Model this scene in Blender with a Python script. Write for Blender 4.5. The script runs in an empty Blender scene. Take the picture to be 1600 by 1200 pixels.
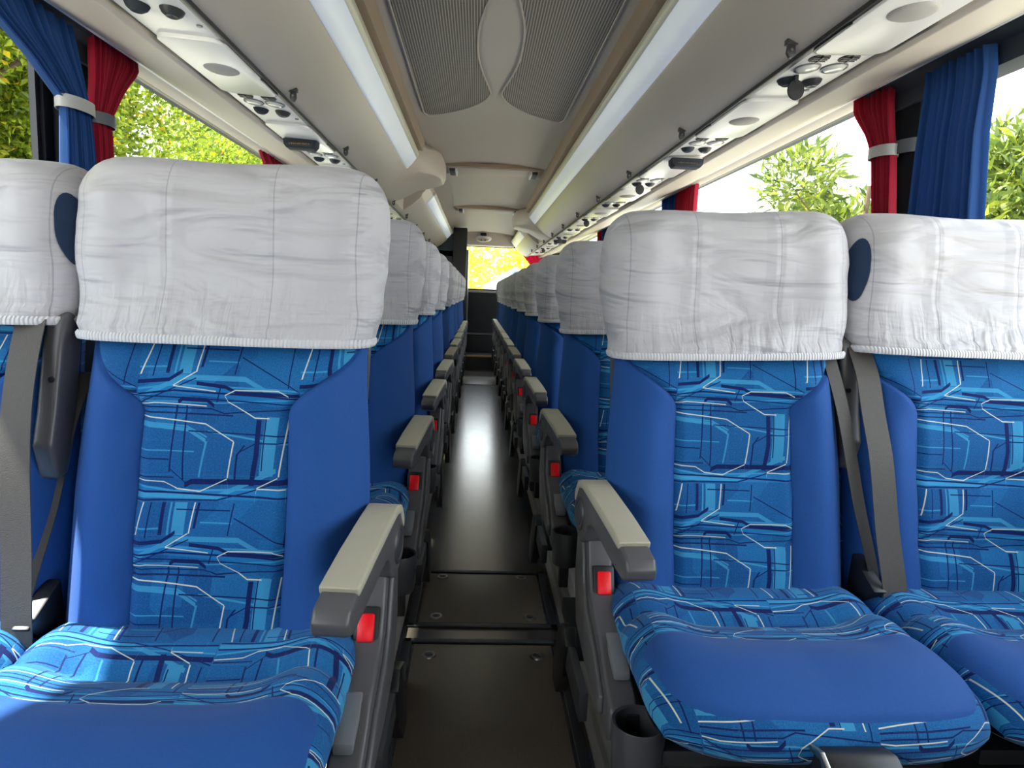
import bpy, bmesh, math, random
from mathutils import Vector, Matrix, noise

# ------------------------------------------------------------------ camera
SC = bpy.context.scene
COL = SC.collection
F, PX, PY, ROLL = 1060.0, 747.0 - 800.0, -(457.0 - 600.0), 0.034
fw = Vector((PX, PY, -F)).normalized()                 # travel direction of the aisle in camera space
up = Vector((math.sin(ROLL), math.cos(ROLL), 0)); up = (up - fw * up.dot(fw)).normalized()
rt = fw.cross(up)
cam_d = bpy.data.cameras.new('camera'); cam = bpy.data.objects.new('camera', cam_d); COL.objects.link(cam)
Rm = Matrix((rt, fw, up))                              # world = Rm @ camera space
cam.matrix_world = Matrix.Translation((-0.05, 0, 1.05)) @ Rm.to_4x4()
cam_d.sensor_fit = 'HORIZONTAL'; cam_d.sensor_width = 36; cam_d.lens = F / 1600 * 36
cam_d.clip_start = 0.02; cam_d.clip_end = 200
SC.camera = cam

# ------------------------------------------------------------------ light and exposure
SC.view_settings.view_transform = 'Standard'; SC.view_settings.look = 'None'
SC.view_settings.gamma = 1.0; SC.view_settings.use_curve_mapping = False
SC.view_settings.exposure = 0.22
SC.cycles.use_denoising = True
SC.cycles.max_bounces = 9; SC.cycles.diffuse_bounces = 6; SC.cycles.glossy_bounces = 4
SC.cycles.transparent_max_bounces = 10; SC.cycles.transmission_bounces = 4
SC.cycles.sample_clamp_indirect = 8.0
SC.cycles.caustics_reflective = False; SC.cycles.caustics_refractive = False
W = bpy.data.worlds.new('sky'); SC.world = W; W.use_nodes = True
wn = W.node_tree.nodes; wl = W.node_tree.links; bgn = wn['Background']
tc = wn.new('ShaderNodeTexCoord'); sp = wn.new('ShaderNodeSeparateXYZ'); wl.new(tc.outputs['Generated'], sp.inputs[0])
cr = wn.new('ShaderNodeValToRGB'); wl.new(sp.outputs['Z'], cr.inputs[0])
cr.color_ramp.elements[0].position = 0.0; cr.color_ramp.elements[0].color = (0.95, 0.97, 1.0, 1)
cr.color_ramp.elements[1].position = 0.9; cr.color_ramp.elements[1].color = (0.74, 0.86, 1.0, 1)
wl.new(cr.outputs[0], bgn.inputs[0]); bgn.inputs[1].default_value = 4.6
sun_d = bpy.data.lights.new('sun', 'SUN'); sun_d.energy = 18.0; sun_d.angle = 0.02; sun_d.color = (1, 0.95, 0.86)
sun = bpy.data.objects.new('sun', sun_d); COL.objects.link(sun); sun.location = (-5, -1, 9)
sun.rotation_euler = Vector((0.50, -0.05, -0.86)).to_track_quat('-Z', 'Y').to_euler()

# ------------------------------------------------------------------ helpers
def link(o, parent=None):
    COL.objects.link(o)
    if parent is not None: o.parent = parent
    return o
def mesh_obj(name, verts, faces, mat, parent=None, smooth=True, uvs=None, loc=None):
    me = bpy.data.meshes.new(name)
    me.from_pydata([tuple(v) for v in verts], [], faces)
    me.materials.append(mat)
    if smooth: me.polygons.foreach_set('use_smooth', [True] * len(me.polygons))
    if uvs is not None:
        l = me.uv_layers.new(name='uv')
        vi = [0] * len(me.loops); me.loops.foreach_get('vertex_index', vi)
        flat = []
        for i in vi: flat += [uvs[i][0], uvs[i][1]]
        l.data.foreach_set('uv', flat)
    me.validate()
    o = bpy.data.objects.new(name, me)
    link(o, parent)
    if loc: o.location = loc
    return o
def tag(o, label, cat=None, group=None, kind=None):
    if label: o['label'] = label
    if cat: o['category'] = cat
    if group: o['group'] = group
    if kind: o['kind'] = kind
    return o
def struct(o, label=None):
    o['kind'] = 'structure'
    if label: o['label'] = label
    return o
def empty(name, loc=(0, 0, 0)):
    o = bpy.data.objects.new(name, None); o.empty_display_size = 0.05; link(o); o.location = loc
    return o
class MB:
    """collects simple solids into one mesh"""
    def __init__(s): s.v = []; s.f = []
    def add(s, v, f):
        n = len(s.v); s.v += [tuple(p) for p in v]; s.f += [tuple(i + n for i in q) for q in f]
    def box(s, a, b):
        x0, y0, z0 = a; x1, y1, z1 = b
        s.add([(x0,y0,z0),(x1,y0,z0),(x1,y1,z0),(x0,y1,z0),(x0,y0,z1),(x1,y0,z1),(x1,y1,z1),(x0,y1,z1)],
              [(0,3,2,1),(4,5,6,7),(0,1,5,4),(1,2,6,5),(2,3,7,6),(3,0,4,7)])
    def prism_x(s, poly, x0, x1):                       # polygon in (y,z) extruded along x
        n = len(poly)
        s.add([(x0, y, z) for y, z in poly] + [(x1, y, z) for y, z in poly],
              [tuple(range(n)), tuple(range(2*n-1, n-1, -1))] + [(i, i+n, (i+1) % n + n, (i+1) % n) for i in range(n)])
    def prism_y(s, poly, y0, y1):                       # polygon in (x,z) extruded along y
        n = len(poly)
        s.add([(x, y0, z) for x, z in poly] + [(x, y1, z) for x, z in poly],
              [tuple(range(n)), tuple(range(2*n-1, n-1, -1))] + [(i, i+n, (i+1) % n + n, (i+1) % n) for i in range(n)])
    def prism_z(s, poly, z0, z1):
        n = len(poly)
        s.add([(x, y, z0) for x, y in poly] + [(x, y, z1) for x, y in poly],
              [tuple(range(n)), tuple(range(2*n-1, n-1, -1))] + [(i, i+n, (i+1) % n + n, (i+1) % n) for i in range(n)])
    def lathe(s, prof, c, axis='z', seg=24, sx=1.0, sy=1.0):
        n0 = len(s.v); k = len(prof)
        for j in range(seg):
            a = 2*math.pi*j/seg; ca, sa = math.cos(a), math.sin(a)
            for r, h in prof:
                if axis == 'z': p = (c[0]+r*ca*sx, c[1]+r*sa*sy, c[2]+h)
                elif axis == 'x': p = (c[0]+h, c[1]+r*ca*sx, c[2]+r*sa*sy)
                else: p = (c[0]+r*ca*sx, c[1]+h, c[2]+r*sa*sy)
                s.v.append(p)
        for j in range(seg):
            a0 = n0 + j*k; a1 = n0 + ((j+1) % seg)*k
            for i in range(k-1): s.f.append((a0+i, a1+i, a1+i+1, a0+i+1))
    def tube(s, pts, r, seg=8):
        pts = [Vector(p) for p in pts]; n0 = len(s.v)
        for i, p in enumerate(pts):
            d = (pts[min(i+1, len(pts)-1)] - pts[max(i-1, 0)]).normalized()
            a = d.cross(Vector((0, 0, 1)) if abs(d.z) < .9 else Vector((1, 0, 0))).normalized(); b = d.cross(a)
            for j in range(seg):
                t = 2*math.pi*j/seg; s.v.append(tuple(p + a*math.cos(t)*r + b*math.sin(t)*r))
        for i in range(len(pts)-1):
            for j in range(seg):
                s.f.append((n0+i*seg+j, n0+i*seg+(j+1) % seg, n0+(i+1)*seg+(j+1) % seg, n0+(i+1)*seg+j))
        s.f.append(tuple(n0+j for j in range(seg))); s.f.append(tuple(n0+(len(pts)-1)*seg+j for j in range(seg-1, -1, -1)))
    def build(s, name, mat, parent=None, bevel=0.0, seg=2, smooth=True):
        bm = bmesh.new(); vs = [bm.verts.new(p) for p in s.v]
        for q in s.f:
            try: bm.faces.new([vs[i] for i in q])
            except ValueError: pass
        bmesh.ops.recalc_face_normals(bm, faces=bm.faces)
        if bevel > 0:
            es = [e for e in bm.edges if len(e.link_faces) == 2 and e.calc_face_angle(0) > 0.5]
            bmesh.ops.bevel(bm, geom=es, offset=bevel, segments=seg, profile=0.6, affect='EDGES', clamp_overlap=True)
        me = bpy.data.meshes.new(name); bm.to_mesh(me); bm.free(); me.materials.append(mat)
        if smooth:
            me.polygons.foreach_set('use_smooth', [True]*len(me.polygons))
            me.set_sharp_from_angle(angle=0.7)
        return link(bpy.data.objects.new(name, me), parent)
def sm(a, b, x):
    t = max(0., min(1., (x-a)/(b-a))); return t*t*(3-2*t)
def gauss(x, c, w): return math.exp(-((x-c)/w)**2)
def interp(pts, x):
    if x <= pts[0][0]: return pts[0][1]
    for (a, b), (c, d) in zip(pts, pts[1:]):
        if x <= c: return b + (d-b)*(x-a)/(c-a) if c > a else d
    return pts[-1][1]
def catmull(P, n):
    """smooth curve through tuple points, n samples per span"""
    out = []; P = [Vector(p) for p in P]
    for i in range(len(P)-1):
        p0 = P[max(i-1, 0)]; p1 = P[i]; p2 = P[i+1]; p3 = P[min(i+2, len(P)-1)]
        for k in range(n):
            t = k/n
            out.append(0.5*((2*p1)+(p2-p0)*t+(2*p0-5*p1+4*p2-p3)*t*t+(3*p1-p0-3*p2+p3)*t**3))
    out.append(P[-1]); return out
def grid(fn, nu, nv):
    """fn(i/nu, j/nv) -> (point, uv)"""
    v = []; uv = []
    for j in range(nv+1):
        for i in range(nu+1):
            p, q = fn(i/nu, j/nv); v.append(p); uv.append(q)
    f = [(j*(nu+1)+i, j*(nu+1)+i+1, (j+1)*(nu+1)+i+1, (j+1)*(nu+1)+i) for j in range(nv) for i in range(nu)]
    return v, f, uv

# ------------------------------------------------------------------ materials
def srgb(r, g, b):
    def c(x):
        x /= 255.; return x/12.92 if x <= .04045 else ((x+.055)/1.055)**2.4
    return (c(r), c(g), c(b), 1)
def pmat(name, col, rough=.5, metal=0., nscale=0, namp=0.06, bump=0., bscale=300., spec=.5, sheen=0., emit=None, trans=0.):
    m = bpy.data.materials.new(name); m.use_nodes = True
    n = m.node_tree.nodes; l = m.node_tree.links; b = n['Principled BSDF']
    b.inputs['Base Color'].default_value = col; b.inputs['Roughness'].default_value = rough
    b.inputs['Metallic'].default_value = metal; b.inputs['Specular IOR Level'].default_value = spec
    if sheen: b.inputs['Sheen Weight'].default_value = sheen; b.inputs['Sheen Roughness'].default_value = .4
    if trans: b.inputs['Transmission Weight'].default_value = trans
    co = n.new('ShaderNodeTexCoord')
    t = n.new('ShaderNodeTexNoise'); t.inputs['Scale'].default_value = nscale or 6.; t.inputs['Detail'].default_value = 3
    l.new(co.outputs['Object'], t.inputs[0])
    mx = n.new('ShaderNodeMix'); mx.data_type = 'RGBA'
    mx.inputs[6].default_value = tuple(c*(1-namp) for c in col[:3])+(1,); mx.inputs[7].default_value = tuple(min(1, c*(1+namp)) for c in col[:3])+(1,)
    l.new(t.outputs['Fac'], mx.inputs[0]); l.new(mx.outputs[2], b.inputs['Base Color'])
    if bump:
        t2 = n.new('ShaderNodeTexNoise'); t2.inputs['Scale'].default_value = bscale; l.new(co.outputs['Object'], t2.inputs[0])
        bp = n.new('ShaderNodeBump'); bp.inputs['Strength'].default_value = bump; bp.inputs['Distance'].default_value = .002
        l.new(t2.outputs['Fac'], bp.inputs['Height']); l.new(bp.outputs[0], b.inputs['Normal'])
    if emit:
        b.inputs['Emission Color'].default_value = emit[0]; b.inputs['Emission Strength'].default_value = emit[1]
    return m
M = {}
M['blue'] = pmat('plain_blue_fabric', srgb(30, 78, 146), .75, nscale=260, namp=.10, bump=.25, bscale=900, spec=.25, sheen=.10)
M['navy'] = pmat('inner_blue_fabric', srgb(10, 42, 74), .8, nscale=60, namp=.2, sheen=.1)  # darkened to paint the shade inside the cover openings
M['cream'] = pmat('beige_moulded_plastic', srgb(198, 188, 179), .42, nscale=3, namp=.03, bump=.04, bscale=60)
M['ceil'] = pmat('ceiling_panel', srgb(192, 184, 177), .55, nscale=3, namp=.03)
M['wood'] = pmat('brown_trim_strip', srgb(165, 146, 126), .5, nscale=5, namp=.05)
M['tan'] = pmat('beige_side_panel', srgb(200, 190, 179), .5, nscale=4, namp=.03)
M['psu'] = pmat('grey_white_console_plastic', srgb(236, 234, 234), .28, nscale=3, namp=.02)
M['speaker'] = pmat('speaker_cloth', srgb(172, 168, 166), .6, bump=.3, bscale=500)
M['dark'] = pmat('dark_trim_plastic', srgb(40, 48, 58), .75, nscale=8, namp=.08)
M['pillar'] = pmat('near_black_pillar_trim', srgb(24, 29, 35), .8, spec=.2)
M['black'] = pmat('black_plastic', srgb(28, 29, 32), .38)
M['charcoal'] = pmat('charcoal_moulded_plastic', srgb(84, 82, 84), .36, nscale=10, namp=.05, bump=.06, bscale=500)
M['charcoal2'] = pmat('dark_cup_plastic', srgb(58, 58, 62), .42)
M['lever'] = pmat('grey_lever_plastic', srgb(118, 120, 124), .35)
M['pad'] = pmat('beige_arm_pad', srgb(176, 170, 150), .55, nscale=14, namp=.08, bump=.12, bscale=80)
M['red'] = pmat('red_button_plastic', srgb(245, 12, 28), .3, nscale=3, namp=.02)
M['chrome'] = pmat('worn_steel', srgb(170, 170, 165), .3, metal=1.)
M['belt'] = pmat('grey_belt_webbing', srgb(74, 70, 66), .6, nscale=200, namp=.12, bump=.3, bscale=700)
M['lens'] = pmat('clear_lamp_lens', srgb(235, 235, 235), .12, spec=.8)
M['diff'] = pmat('lamp_diffuser', srgb(214, 222, 236), .35, emit=((.80, .88, 1, 1), .20))
M['diffrim'] = pmat('lamp_rim', srgb(214, 212, 196), .35)
M['kerb'] = pmat('grey_platform_edge', srgb(168, 163, 156), .4, nscale=20, namp=.08)
M['plat'] = pmat('platform_vinyl', srgb(60, 58, 58), .5)
M['redc'] = pmat('red_curtain_cloth', srgb(176, 16, 52), .8, nscale=40, namp=.08, sheen=.2)
M['bluec'] = pmat('blue_curtain_cloth', srgb(34, 82, 150), .8, nscale=40, namp=.08, sheen=.2)
M['tie'] = pmat('grey_tie_strap', srgb(168, 168, 166), .4)
M['tied'] = pmat('dark_tie_strap', srgb(80, 84, 92), .4)
M['wall'] = pmat('side_wall_trim', srgb(70, 74, 82), .7)
M['yellow'] = pmat('yellow_step_edge', srgb(170, 140, 60), .4)
M['amber'] = pmat('amber_marking', srgb(150, 120, 70), .4)
M['ground'] = pmat('pale_bounce_concrete', srgb(196, 190, 176), .9, nscale=.8, namp=.08)  # unseen ground, tone raised to bounce daylight onto the ceiling
M['trunk'] = pmat('tree_bark', srgb(96, 80, 62), .9, nscale=12, namp=.3)
M['white'] = pmat('white_paint', srgb(240, 240, 240), .5)
M['palebl'] = pmat('pale_blue_disc', srgb(130, 165, 215), .4)
for k in ('redc', 'bluec'):      # thin cloth lets some daylight through
    m = M[k]; n = m.node_tree.nodes; l = m.node_tree.links; b = n['Principled BSDF']
    tr = n.new('ShaderNodeBsdfTranslucent'); ms = n.new('ShaderNodeMixShader'); ms.inputs[0].default_value = .35
    mx = [x for x in n if x.type == 'MIX'][0]
    l.new(mx.outputs[2], tr.inputs[0]); l.new(b.outputs[0], ms.inputs[1]); l.new(tr.outputs[0], ms.inputs[2]); l.new(ms.outputs[0], n['Material Output'].inputs[0])

def cloth_white():
    m = pmat('white_polyester_cover', srgb(188, 186, 190), .48, nscale=8, namp=.02, spec=.35, sheen=.15)
    n = m.node_tree.nodes; l = m.node_tree.links; b = n['Principled BSDF']
    uv = n.new('ShaderNodeUVMap'); uv.uv_map = 'uv'
    s = n.new('ShaderNodeSeparateXYZ'); l.new(uv.outputs[0], s.inputs[0])
    ab = n.new('ShaderNodeMath'); ab.operation = 'ABSOLUTE'; l.new(s.outputs[0], ab.inputs[0])
    def cmp_(c, e):
        q = n.new('ShaderNodeMath'); q.operation = 'COMPARE'; l.new(ab.outputs[0], q.inputs[0]); q.inputs[1].default_value = c; q.inputs[2].default_value = e; return q
    s1_ = cmp_(.078, .0008); s2_ = cmp_(.200, .0009)
    seam = n.new('ShaderNodeMath'); seam.operation = 'MAXIMUM'; l.new(s1_.outputs[0], seam.inputs[0]); l.new(s2_.outputs[0], seam.inputs[1])
    # smooth distance to the seam for the pucker
    d1 = n.new('ShaderNodeMath'); d1.operation = 'SUBTRACT'; l.new(ab.outputs[0], d1.inputs[0]); d1.inputs[1].default_value = .078
    d2 = n.new('ShaderNodeMath'); d2.operation = 'ABSOLUTE'; l.new(d1.outputs[0], d2.inputs[0])
    d3 = n.new('ShaderNodeMath'); d3.operation = 'SUBTRACT'; l.new(ab.outputs[0], d3.inputs[0]); d3.inputs[1].default_value = .200
    d4 = n.new('ShaderNodeMath'); d4.operation = 'ABSOLUTE'; l.new(d3.outputs[0], d4.inputs[0])
    d5 = n.new('ShaderNodeMath'); d5.operation = 'MINIMUM'; l.new(d2.outputs[0], d5.inputs[0]); l.new(d4.outputs[0], d5.inputs[1])
    mr = n.new('ShaderNodeMapRange'); mr.interpolation_type = 'SMOOTHSTEP'; mr.inputs[1].default_value = 0; mr.inputs[2].default_value = .010; mr.inputs[3].default_value = 0; mr.inputs[4].default_value = 1
    l.new(d5.outputs[0], mr.inputs[0])
    # little puckers running away from each seam
    pm = n.new('ShaderNodeMapping'); pm.inputs['Scale'].default_value = (6, 60, 1); l.new(uv.outputs[0], pm.inputs[0])
    pn = n.new('ShaderNodeTexNoise'); pn.inputs['Scale'].default_value = 1.6; pn.inputs['Detail'].default_value = 1; l.new(pm.outputs[0], pn.inputs[0])
    pr = n.new('ShaderNodeMapRange'); pr.inputs[1].default_value = 0; pr.inputs[2].default_value = .028; pr.inputs[3].default_value = .35; pr.inputs[4].default_value = 0; l.new(d5.outputs[0], pr.inputs[0])
    pu = n.new('ShaderNodeMath'); pu.operation = 'MULTIPLY'; l.new(pn.outputs['Fac'], pu.inputs[0]); l.new(pr.outputs[0], pu.inputs[1])
    # wrinkles: two stretched noises in object space
    co = n.new('ShaderNodeTexCoord'); mp = n.new('ShaderNodeMapping'); mp.inputs['Scale'].default_value = (3.2, 3.2, 12); mp.inputs['Rotation'].default_value = (0, .30, 0)
    l.new(co.outputs['Object'], mp.inputs[0])
    t1 = n.new('ShaderNodeTexNoise'); t1.inputs['Scale'].default_value = 1.3; t1.inputs['Detail'].default_value = 3; t1.inputs['Roughness'].default_value = .4; t1.inputs['Distortion'].default_value = 1.0; l.new(mp.outputs[0], t1.inputs[0])
    mp2 = n.new('ShaderNodeMapping'); mp2.inputs['Scale'].default_value = (22, 8, 4); l.new(co.outputs['Object'], mp2.inputs[0])
    t2 = n.new('ShaderNodeTexNoise'); t2.inputs['Scale'].default_value = 1.5; t2.inputs['Detail'].default_value = 3; t2.inputs['Distortion'].default_value = .8; l.new(mp2.outputs[0], t2.inputs[0])
    # vertical gathers only near the hem
    mh = n.new('ShaderNodeMapRange'); mh.inputs[1].default_value = 0; mh.inputs[2].default_value = .11; mh.inputs[3].default_value = 1.1; mh.inputs[4].default_value = .0; l.new(s.outputs[1], mh.inputs[0])
    mu = n.new('ShaderNodeMath'); mu.operation = 'MULTIPLY'; l.new(t2.outputs['Fac'], mu.inputs[0]); l.new(mh.outputs[0], mu.inputs[1])
    a1 = n.new('ShaderNodeMath'); a1.operation = 'MULTIPLY_ADD'; l.new(t1.outputs['Fac'], a1.inputs[0]); a1.inputs[1].default_value = 2.2; l.new(mu.outputs[0], a1.inputs[2])
    a2 = n.new('ShaderNodeMath'); a2.operation = 'MULTIPLY_ADD'; l.new(mr.outputs[0], a2.inputs[0]); a2.inputs[1].default_value = .10; l.new(a1.outputs[0], a2.inputs[2])
    a3 = n.new('ShaderNodeMath'); a3.operation = 'ADD'; l.new(a2.outputs[0], a3.inputs[0]); l.new(pu.outputs[0], a3.inputs[1])
    bp = n.new('ShaderNodeBump'); bp.inputs['Strength'].default_value = .8; bp.inputs['Distance'].default_value = .016
    l.new(a3.outputs[0], bp.inputs['Height']); l.new(bp.outputs[0], b.inputs['Normal'])
    mx = [x for x in n if x.type == 'MIX'][0]
    m2 = n.new('ShaderNodeMix'); m2.data_type = 'RGBA'; l.new(seam.outputs[0], m2.inputs[0]); l.new(mx.outputs[2], m2.inputs[6]); m2.inputs[7].default_value = srgb(160, 160, 166)
    l.new(m2.outputs[2], b.inputs['Base Color'])
    return m
M['cover'] = cloth_white()
def hem_mat():
    m = pmat('gathered_white_hem', srgb(206, 205, 208), .6, nscale=9, namp=.02)
    n = m.node_tree.nodes; l = m.node_tree.links; b = n['Principled BSDF']
    uv = n.new('ShaderNodeUVMap'); uv.uv_map = 'uv'
    wv = n.new('ShaderNodeTexWave'); wv.inputs['Scale'].default_value = 60; wv.inputs['Distortion'].default_value = 1.5; l.new(uv.outputs[0], wv.inputs[0])
    bp = n.new('ShaderNodeBump'); bp.inputs['Strength'].default_value = .6; bp.inputs['Distance'].default_value = .003
    l.new(wv.outputs['Fac'], bp.inputs['Height']); l.new(bp.outputs[0], b.inputs['Normal'])
    return m
M['hem'] = hem_mat()

# ---- printed seat fabric: kinked circuit lines, all node based
TILE = .235
def P_(x, y): return ((x-730)/660., 1-(y-530)/670.)
WH = [  # class, eps, list of (u,v) polylines running across
    ('W', .0036, [P_(865,715), P_(1040,735)]), ('W', .0036, [P_(865,714), P_(955,655)]),
    ('W', .0036, [P_(1075,752), P_(1120,728), P_(1300,725), P_(1345,747)]),
    ('W', .0036, [P_(1075,752), P_(1088,780), P_(1200,845), P_(1262,845)]),
    ('W', .0036, [P_(732,797), P_(790,790), P_(1000,801)]),
    ('W', .0036, [P_(732,846), P_(1000,875), P_(1120,945)]),
    ('W', .0036, [P_(732,1111), P_(840,1120), P_(890,1150), P_(985,1160), P_(1098,1102)]),
    ('W', .0036, [P_(1215,1145), P_(1340,1145)]), ('W', .0036, [P_(1215,1143), P_(1308,1092)]),
    ('C', .016, [P_(732,768), P_(900,678), P_(1160,680), P_(1260,735), P_(1388,745)]),
    ('C', .012, [P_(732,880), P_(930,900), P_(1005,945)]),
    ('C', .016, [P_(732,1175), P_(1060,1178), P_(1180,1120), P_(1300,1060)]),
    ('M', .035, [P_(732,745), P_(840,720), P_(1388,770)]),
    ('M', .030, [P_(732,1150), P_(880,1175), P_(1388,1165)]),
    ('N', .012, [P_(732,700), P_(850,690), P_(905,650)]),
    ('N', .004, [P_(732,790), P_(960,680)]),
    ('N', .012, [P_(960,702), P_(1080,715), P_(1130,740), P_(1388,742)]),
    ('N', .014, [P_(880,790), P_(900,772), P_(1000,775), P_(1030,800)]),
    ('N', .004, [P_(732,808), P_(1020,812), P_(1070,830), P_(1388,802)]),
    ('N', .004, [P_(1135,590), P_(1388,722)]),
    ('N', .004, [P_(732,760), P_(1388,786)]),
    ('N', .018, [P_(920,1135), P_(950,1118), P_(1388,1112)]),
    ('N', .004, [P_(860,1060), P_(925,1122)]),
    ('N', .004, [P_(732,1195), P_(1060,1192), P_(1180,1160), P_(1388,1085)]),
    ('N', .004, [P_(930,905), P_(1388,920)]),
    ('N', .004, [P_(1140,990), P_(1210,950), P_(1388,945)]),
    ('N', .004, [P_(732,1098), P_(880,1101)]),
    ('C', .006, [P_(1010,905), P_(1388,960)]),
    ('C', .006, [P_(732,730), P_(860,712), P_(1388,722)]), ('C', .005, [P_(732,782), P_(1060,786), P_(1388,760)]),
    ('N', .006, [P_(732,752), P_(870,735), P_(1388,758)]), ('N', .005, [P_(732,830), P_(1110,838)]),
    ('C', .005, [P_(732,870), P_(925,886), P_(1010,930)]), ('C', .006, [P_(732,1135), P_(870,1160), P_(1388,1140)]),
    ('N', .006, [P_(732,1160), P_(1040,1172), P_(1388,1182)]), ('C', .005, [P_(732,640), P_(850,636)]),
    ('N', .004, [P_(900,560), P_(1120,562)]), ('C', .004, [P_(1000,610), P_(1130,612)]), ('N', .004, [P_(732,1020), P_(860,1024)]), ('C', .004, [P_(732,985), P_(960,990)]),
]
WV = [  # polylines running upwards, (v,u)
    ('W', .0040, [(.81, .345), (.999, .37)]), ('W', .0040, [(.79, .015), (.999, .06)]),
    ('W', .0040, [(.15, .557), (.38, .59)]), ('W', .0040, [(.165, .88), (.545, .925)]),
    ('C', .038, [(.80, .275), (.999, .285)]), ('C', .045, [(.17, .80), (.54, .825)]), ('C', .006, [(.15, .38), (.38, .42)]),
    ('C', .006, [(.80, .215), (.999, .225)]),
    ('N', .004, [(.78, .085), (.999, .105)]), ('N', .011, [(.80, .17), (.999, .18)]), ('N', .004, [(.80, .585), (.999, .61)]),
    ('N', .004, [(.73, .93), (.999, .945)]), ('N', .008, [(.84, .375), (.999, .395)]),
    ('N', .005, [(.18, .20), (.60, .225)]), ('N', .005, [(.13, .28), (.60, .285)]),
    ('N', .006, [(.12, .60), (.30, .615), (.36, .66)]), ('N', .016, [(.10, .705), (.30, .735), (.52, .74)]),
    ('N', .004, [(.20, .77), (.54, .785)]), ('N', .004, [(.18, .95), (.60, .955)]), ('N', .004, [(.62, .47), (.72, .50)]),
]
def fabric():
    m = bpy.data.materials.new('circuit_print_fabric'); m.use_nodes = True
    n = m.node_tree.nodes; l = m.node_tree.links; b = n['Principled BSDF']
    uv = n.new('ShaderNodeUVMap'); uv.uv_map = 'uv'
    sc = n.new('ShaderNodeVectorMath'); sc.operation = 'MULTIPLY'; sc.inputs[1].default_value = (1/TILE,)*3; l.new(uv.outputs[0], sc.inputs[0])
    fr = n.new('ShaderNodeVectorMath'); fr.operation = 'FRACTION'; l.new(sc.outputs[0], fr.inputs[0])
    s = n.new('ShaderNodeSeparateXYZ'); l.new(fr.outputs[0], s.inputs[0]); U, V = s.outputs[0], s.outputs[1]
    def off_(sock):
        q = n.new('ShaderNodeMath'); q.operation = 'MULTIPLY_ADD'; l.new(sock, q.inputs[0]); q.inputs[1].default_value = .9; q.inputs[2].default_value = .1; return q.outputs[0]
    masks = {'W': [], 'C': [], 'M': [], 'N': []}
    def chan(curves, a, bsock):
        # pack curves of like class and width into channels with disjoint ranges
        chans = []
        for cl, e, pts in curves:
            pts = sorted(pts); lo, hi = pts[0][0], pts[-1][0]
            for c in chans:
                if c[0] == cl and abs(c[1]-e) < 1e-6 and all(hi+.03 < p[0][0] or lo-.03 > p[-1][0] for p in c[2]): c[2].append(pts); break
            else: chans.append((cl, e, [pts]))
        i = 0
        while i < len(chans):
            grp = chans[i:i+3]
            pos = set([0., 1.])
            for g in grp:
                for p in g[2]:
                    pos.update(max(0, min(1, q[0])) for q in p); pos.add(max(0, p[0][0]-.003)); pos.add(min(1, p[-1][0]+.003))
            pos = sorted(pos)
            while len(pos) > 32: grp = grp[:-1]; pos = sorted(set([0., 1.]) | {x for g in grp for p in g[2] for x in [max(0, p[0][0]-.003), min(1, p[-1][0]+.003)]+[q[0] for q in p]})
            r = n.new('ShaderNodeValToRGB'); r.color_ramp.interpolation = 'LINEAR'; l.new(a, r.inputs[0])
            def ev(g, x):
                for p in g[2]:
                    if p[0][0]-1e-6 <= x <= p[-1][0]+1e-6: return .1+.9*interp(p, x)
                return 0.
            el = r.color_ramp.elements
            for k, x in enumerate(pos):
                e = el[0] if k == 0 else (el.new(x) if k < len(pos)-1 else el[len(el)-1])
                e.position = x
            el = sorted(r.color_ramp.elements, key=lambda e: e.position)
            for e in el:
                c = [ev(g, e.position) for g in grp] + [0.]*(3-len(grp)); e.color = (c[0], c[1], c[2], 1)
            sr = n.new('ShaderNodeSeparateColor'); l.new(r.outputs[0], sr.inputs[0])
            for k, g in enumerate(grp):
                q = n.new('ShaderNodeMath'); q.operation = 'COMPARE'; l.new(sr.outputs[k], q.inputs[0]); l.new(bsock, q.inputs[1]); q.inputs[2].default_value = g[1]*.9
                masks[g[0]].append(q.outputs[0])
            i += len(grp)
    chan(WH, U, off_(V)); chan(WV, V, off_(U))
    # cloth ground: mid blue with a fine heathered weave and broad tone patches
    t = n.new('ShaderNodeTexNoise'); t.inputs['Scale'].default_value = 420; l.new(uv.outputs[0], t.inputs[0])
    t2 = n.new('ShaderNodeTexVoronoi'); t2.distance = 'CHEBYCHEV'; t2.inputs['Scale'].default_value = 13; l.new(uv.outputs[0], t2.inputs[0])
    base = n.new('ShaderNodeMix'); base.data_type = 'RGBA'; base.inputs[6].default_value = srgb(12, 70, 128); base.inputs[7].default_value = srgb(28, 106, 164)
    sc2 = n.new('ShaderNodeSeparateColor'); l.new(t2.outputs['Color'], sc2.inputs[0])
    ad = n.new('ShaderNodeMath'); ad.operation = 'MULTIPLY_ADD'; l.new(sc2.outputs[0], ad.inputs[0]); ad.inputs[1].default_value = .45; l.new(t.outputs['Fac'], ad.inputs[2])
    mr = n.new('ShaderNodeMapRange'); mr.inputs[1].default_value = .35; mr.inputs[2].default_value = 1.05; l.new(ad.outputs[0], mr.inputs[0])
    l.new(mr.outputs[0], base.inputs[0]); cur = base.outputs[2]
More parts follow.
